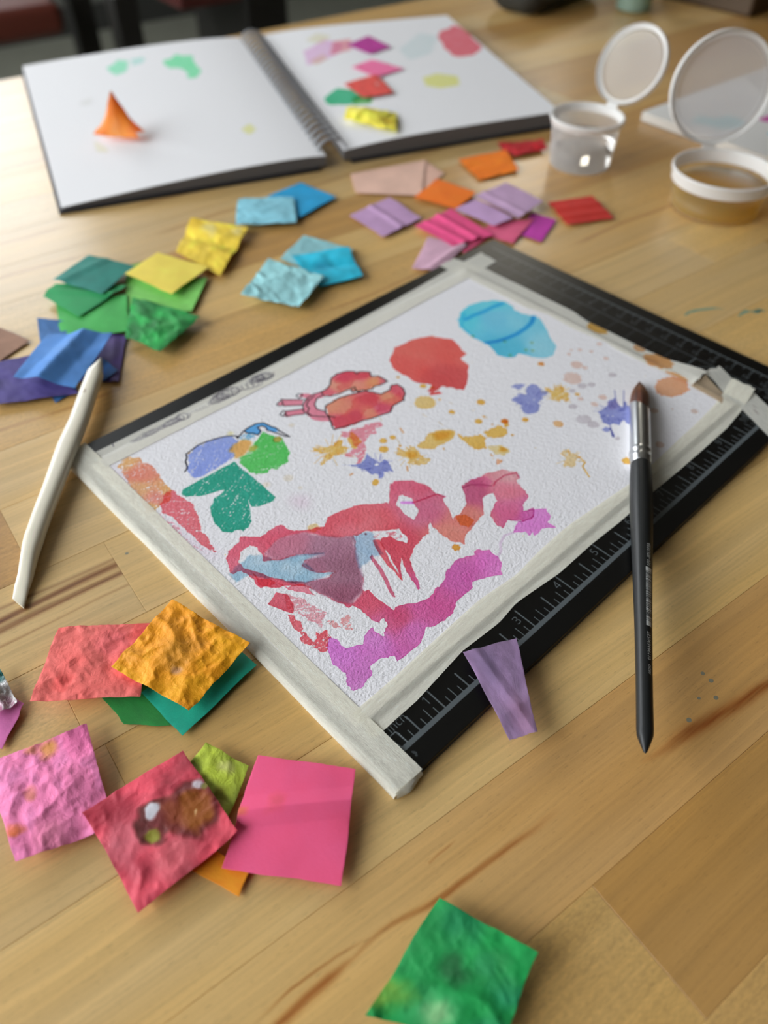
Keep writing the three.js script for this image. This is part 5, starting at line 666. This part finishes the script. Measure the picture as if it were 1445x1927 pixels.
// squares lying on the notebook pages
const onPage = (label, c, col, o) => tissue(label, c, col, { floor: 13.6, ...o });
onPage('purple magenta tissue square on the right notebook page', [432.9,14.4,-634.8,429.8,14.4,-592.1,400.7,14.4,-585.9,397.3,14.4,-622.3], 0xb0328f, { bow: 0.2, mott: 0.08 });
onPage('pink tissue square on the right notebook page', [392.9,14.4,-572,402.1,14.4,-533.1,367.7,14.4,-528.3,364.7,14.4,-564.7], 0xe8709e, { bow: 0.3, mott: 0.1 });
onPage('coral red tissue square on the right notebook page', [371.2,15,-534.3,356.2,15,-486.2,327,15,-491.7,333.1,14.8,-529.5], 0xd85048, { bow: 0.5, mott: 0.12, spots: [[0.45, 0.25, 0.1, 0xf0e0e0, 0.8]] });
onPage('crumpled yellow tissue square on the right notebook page', [300.1,18,-475.9,329.4,15,-446,304.7,14.5,-413.2,286.6,15,-459.8], 0xe8d94a, { cr: 1.2, bow: 6, mott: 0.14, spots: [[0.8, 0.6, 0.22, 0xc8a21c, 0.7], [0.2, 0.3, 0.3, 0xf4ec7a, 0.7]] });
{ // orange square pinched into a standing peak
  const c = [108.9,12,-546,126.4,12,-527.4], apex = [127.4,44,-528.7];
  const b0 = new THREE.Vector3(c[0], 12.2, c[2]), b1 = new THREE.Vector3(c[3], 12.2, c[5]), mid = b0.clone().add(b1).multiplyScalar(0.5), side = b1.clone().sub(b0), bk = new THREE.Vector3(-side.z, 0, side.x).normalize(); if (bk.z > 0) bk.negate();
  const W2 = side.length();
  const g = gridGeo(36, 36, (u, v) => {
    const t = (u - 0.5) * 2, r = (v - 0.5) * 2, pk = Math.pow(Math.max(0, 1 - Math.abs(r) * 1.0), 0.8) * Math.pow(Math.max(0, 1 - Math.abs(t - 0.1) * 0.55), 1.6);
    const p = mid.clone().addScaledVector(side.clone().normalize(), t * W2 * 0.74 * (0.55 + 0.45 * Math.abs(r) ** 0.7) + 3).addScaledVector(bk, 5 + (1 - v) * 13 - 4 * Math.sin(u * 6) * pk);
    const n = 1.6 * (ridge(u * 6, v * 6, 5) - 0.5) + 1.0 * (ridge(u * 13, v * 11, 6) - 0.5);
    return [p.x * MM, Math.max(12.0, 12.3 + 31 * pk + n * (0.4 + pk)) * MM, p.z * MM];
  }, 0.1 * MM);
  const cx = (c[0] + c[3]) / 2 * MM, cz = (c[2] + c[5]) / 2 * MM; g.translate(-cx, -0.012, -cz);
  const m = mesh('tissue_square', g, new THREE.MeshPhysicalMaterial({ map: tissueTex(0xf39512, { mott: 0.14, spots: [[0.5, 0.95, 0.3, 0xf6bd6a, 0.8], [0.3, 0.1, 0.4, 0xe98408, 0.5]] }, 990), roughness: 0.6, bumpMap: crinkle, bumpScale: 0.0004, side: THREE.DoubleSide, transmission: 0.5, thickness: 0 }));
  m.position.set(cx, TOP + 0.012, cz); tag(m, 'orange tissue square pinched into a standing peak on the left notebook page', 'tissue paper');
}

// ---------------------------------------------------------------- two plastic portion cups with hinged lids
const poly = (o = {}) => new THREE.MeshPhysicalMaterial({ color: new THREE.Color().setRGB(0.88, 0.87, 0.85), roughness: 0.3, transmission: 0.85, thickness: 0, side: THREE.DoubleSide, ...o });
function lathe(p, seg = 72) { return new THREE.LatheGeometry(p.map(([r, y]) => new THREE.Vector2(r * MM, y * MM)), seg); }
function cup(label, x, z, hinge, rb, rt, h, band, clear) {
  const c = thing('plastic_cup', label, 'cup', [x * MM, TOP, z * MM], Math.atan2(-hinge[1], hinge[0]));
  const m = poly(clear), rim = poly({ transmission: 0.35, roughness: 0.5 });
  part('cup_body', lathe([[0.01, 1.0], [rb - 3, 1.0], [rb - 2.2, 0.1], [rb - 0.8, 0.1], [rb, 1.2], [rb + (rt - rb) * 0.85, h - band], [rt - 0.6, h - band + 0.4]]), m, c);
  part('rim_band', lathe([[rt - 0.6, h - band], [rt + 0.7, h - band + 0.5], [rt + 0.7, h - 3], [rt + 1.9, h - 2.6], [rt + 2.1, h - 1], [rt + 1.6, h], [rt + 0.4, h], [rt - 0.3, h - 1.2], [rt - 0.6, h - band]]), rim, c);
  return { c, m, rim };
}
function hingedLid(c, rt, h, open, m, rim, gap) {        // in the cup's frame: hinge on +x, lid disc opened by this angle from closed
  const L = new THREE.Group(); L.name = 'lid'; L.position.set((rt + 1.6) * MM, (h - 1) * MM, 0); L.rotation.z = -open; c.add(L);
  const r = rt + 2.2;
  const disc = lathe([[0.01, 1.6], [r - 6, 1.6], [r - 5.4, 0.6], [r - 3.6, 0.6], [r - 3.2, 2.6]]).translate(-(r + gap) * MM, 0, 0);
  const ring = lathe([[r - 3.4, 0.6], [r - 3.2, 3.0], [r - 1.0, 3.2], [r, 2.6], [r, -1.4], [r - 0.7, -1.6], [r - 1, 1.6], [r - 3.4, 0.6]]).translate(-(r + gap) * MM, 0, 0);
  part('lid_disc', disc, m, L); part('lid_rim', ring, rim, L); part('hinge_strap', new RoundedBoxGeometry((gap + 2) * MM, 0.7 * MM, 10 * MM, 2, 0.0003).translate(-gap / 2 * MM, 0.4 * MM, 0), rim, L);
  return L;
}
{
  const A = cup('small clear portion cup of water with its oval-looking lid flipped open', 409, -313, [0.99, -0.08], 23.2, 25.8, 36, 6, { transmission: 0.82, roughness: 0.5, color: new THREE.Color().setRGB(0.95, 0.94, 0.92) });
  hingedLid(A.c, 25.8, 36, 2.08, poly({ transmission: 0.8 }), A.rim, 3);
  const wt = mesh('water', lathe([[0.01, 1.3], [21.6, 1.4], [22.6, 2.4], [24.1, 20], [0.01, 20]]), new THREE.MeshPhysicalMaterial({ color: 0xffffff, roughness: 0.0, transmission: 1, thickness: 0.02, ior: 1.33 })); wt.position.set(0.409, TOP, -0.313); tag(wt, 'clear water half filling the small portion cup', 'water');
  const B = cup('wide low portion cup of yellow liquid with its round lid open behind', 433, -204, [0.55, -0.83], 30.4, 33.4, 28, 9, { transmission: 0.96, roughness: 0.12, color: new THREE.Color().setRGB(0.97, 0.97, 0.95) });
  hingedLid(B.c, 33.4, 28, 1.76, poly({ transmission: 0.55, roughness: 0.4, color: new THREE.Color().setRGB(0.82, 0.81, 0.82) }), B.rim, 3);
  const y = mesh('yellow_liquid', lathe([[0.01, 1.4], [29, 1.5], [29.9, 2.6], [31.4, 16], [0.01, 16]]), new THREE.MeshPhysicalMaterial({ color: new THREE.Color().setRGB(0.88, 0.67, 0.07), roughness: 0.4, transmission: 0.85, thickness: 0, ior: 1.33, side: THREE.DoubleSide })); y.position.set(0.433, TOP, -0.204); tag(y, 'yellow liquid filling the lower half of the wide portion cup', 'liquid');
}

// ---------------------------------------------------------------- watercolour pad behind the wide cup
{
  const t = thing('paper_pad', 'thick white paper pad splashed with blue and magenta behind the wide cup', 'paper pad', [0.516, TOP, -0.345], 3 * Math.PI / 180);
  const art = makeArt(640, 700, 0, 0, 3, 0xeceae6); art.paint([12, -40, 30, -35, 36, -50, 52, -52, 50, -68, 34, -72, 20, -64], { col: 0x86c4d6, soft: 2, jag: 3 });
  art.paint([40, -96, 70, -90, 84, -120, 52, -130], { col: 0x1f96cc, jag: 3, soft: 1 }); art.paint([64, -72, 80, -70, 84, -86, 68, -84], { col: 0xc03a98, jag: 2, soft: 1 }); art.paint([60, -30, 100, -30, 110, -60, 70, -60], { col: 0xcfe4ee, soft: 6 });
  part('pad_sheets', box(0.2, 0.0068, 0.226, 0.1, 0.0044, 0.113, 0.0006), std(0xcfcac2, 0.85), t);
  part('top_sheet', gridGeo(16, 16, (u, v) => [u * 0.2, 0.0079 + 0.0002 * Math.sin(u * 5 + v * 4), v * 0.226], 0, (u, v) => [u * 0.2 / (640 / 3 * MM), 1 - v * 0.226 / (700 / 3 * MM)]), new THREE.MeshPhysicalMaterial({ map: art.texture(), roughness: 0.85, side: THREE.DoubleSide }), t);
  part('backing_board', box(0.2, 0.001, 0.226, 0.1, 0.0005, 0.113), std(0x8f8578, 0.9), t);
}

// ---------------------------------------------------------------- blurred things behind
{
  const j = thing('glass_jar', 'blurred pale green jar standing at the far end of the table', 'jar', [0.775, TOP, -0.585]);
  const jm = new THREE.MeshPhysicalMaterial({ color: 0x9fb8a6, roughness: 0.25, transmission: 0.4, thickness: 0, side: THREE.DoubleSide });
  part('jar_body', lathe([[0.01, 1], [17, 1], [20, 3], [20.5, 60], [18, 68], [14, 72], [14, 84]]), jm, j); part('jar_lid', lathe([[0.01, 92], [15, 92], [15.6, 90], [15.6, 82], [14.4, 82]]), std(0x4b5a50, 0.5), j);
  const g = thing('pencil_case', 'dark zipped pouch beside the pale green jar', 'pouch', [0.71, TOP, -0.665], 0.2);
  part('pouch_body', new RoundedBoxGeometry(0.15, 0.05, 0.07, 6, 0.022).translate(0, 0.0252, 0), std(0x2b2a24, 0.8), g); part('zip', box(0.13, 0.003, 0.006, 0, 0.0505, 0, 0.001), std(0x6a6a66, 0.4, { metalness: 0.7 }), g);
  const k = thing('wooden_box', 'dark brown box at the far right of the table', 'box', [0.98, TOP, -0.56], 0.12);
  part('box_body', box(0.26, 0.07, 0.12, 0, 0.035, 0, 0.004), std(0x4a3722, 0.6), k); part('box_lid', box(0.266, 0.018, 0.126, 0, 0.079, 0, 0.003), std(0x54402a, 0.6), k);
}
{
  const dk = std(0x15120f, 0.5), red = std(0x5a2416, 0.55);
  const s = thing('stool', 'blurred dark-legged stool with a red-brown seat beyond the table edge', 'stool', [0.29, 0, -1.93]);
  part('seat', new RoundedBoxGeometry(0.34, 0.06, 0.34, 4, 0.02).translate(0, 0.535, 0), red, s);
  for (const a of [-1, 1]) for (const b of [-1, 1]) part('leg', box(0.053, 0.56, 0.053, a * 0.3, 0.28, b * 0.15, 0.004), dk, s);
  for (const b of [-1, 1]) part('stretcher', box(0.6, 0.03, 0.03, 0, 0.2, b * 0.15, 0.003), dk, s);
  const c = thing('cabinet', 'blurred dark upright cabinet with a red-brown drawer beyond the table edge', 'cabinet', [0.95, 0, -1.95]);
  part('side_panel', box(0.11, 0.9, 0.3, 0, 0.45, 0, 0.004), dk, c); part('drawer', box(0.16, 0.2, 0.28, -0.135, 0.60, 0, 0.006), std(0x4a1a16, 0.5), c); part('foot', box(0.16, 0.02, 0.3, 0, 0.01, 0), dk, c);
}

renderer.render(scene, camera);
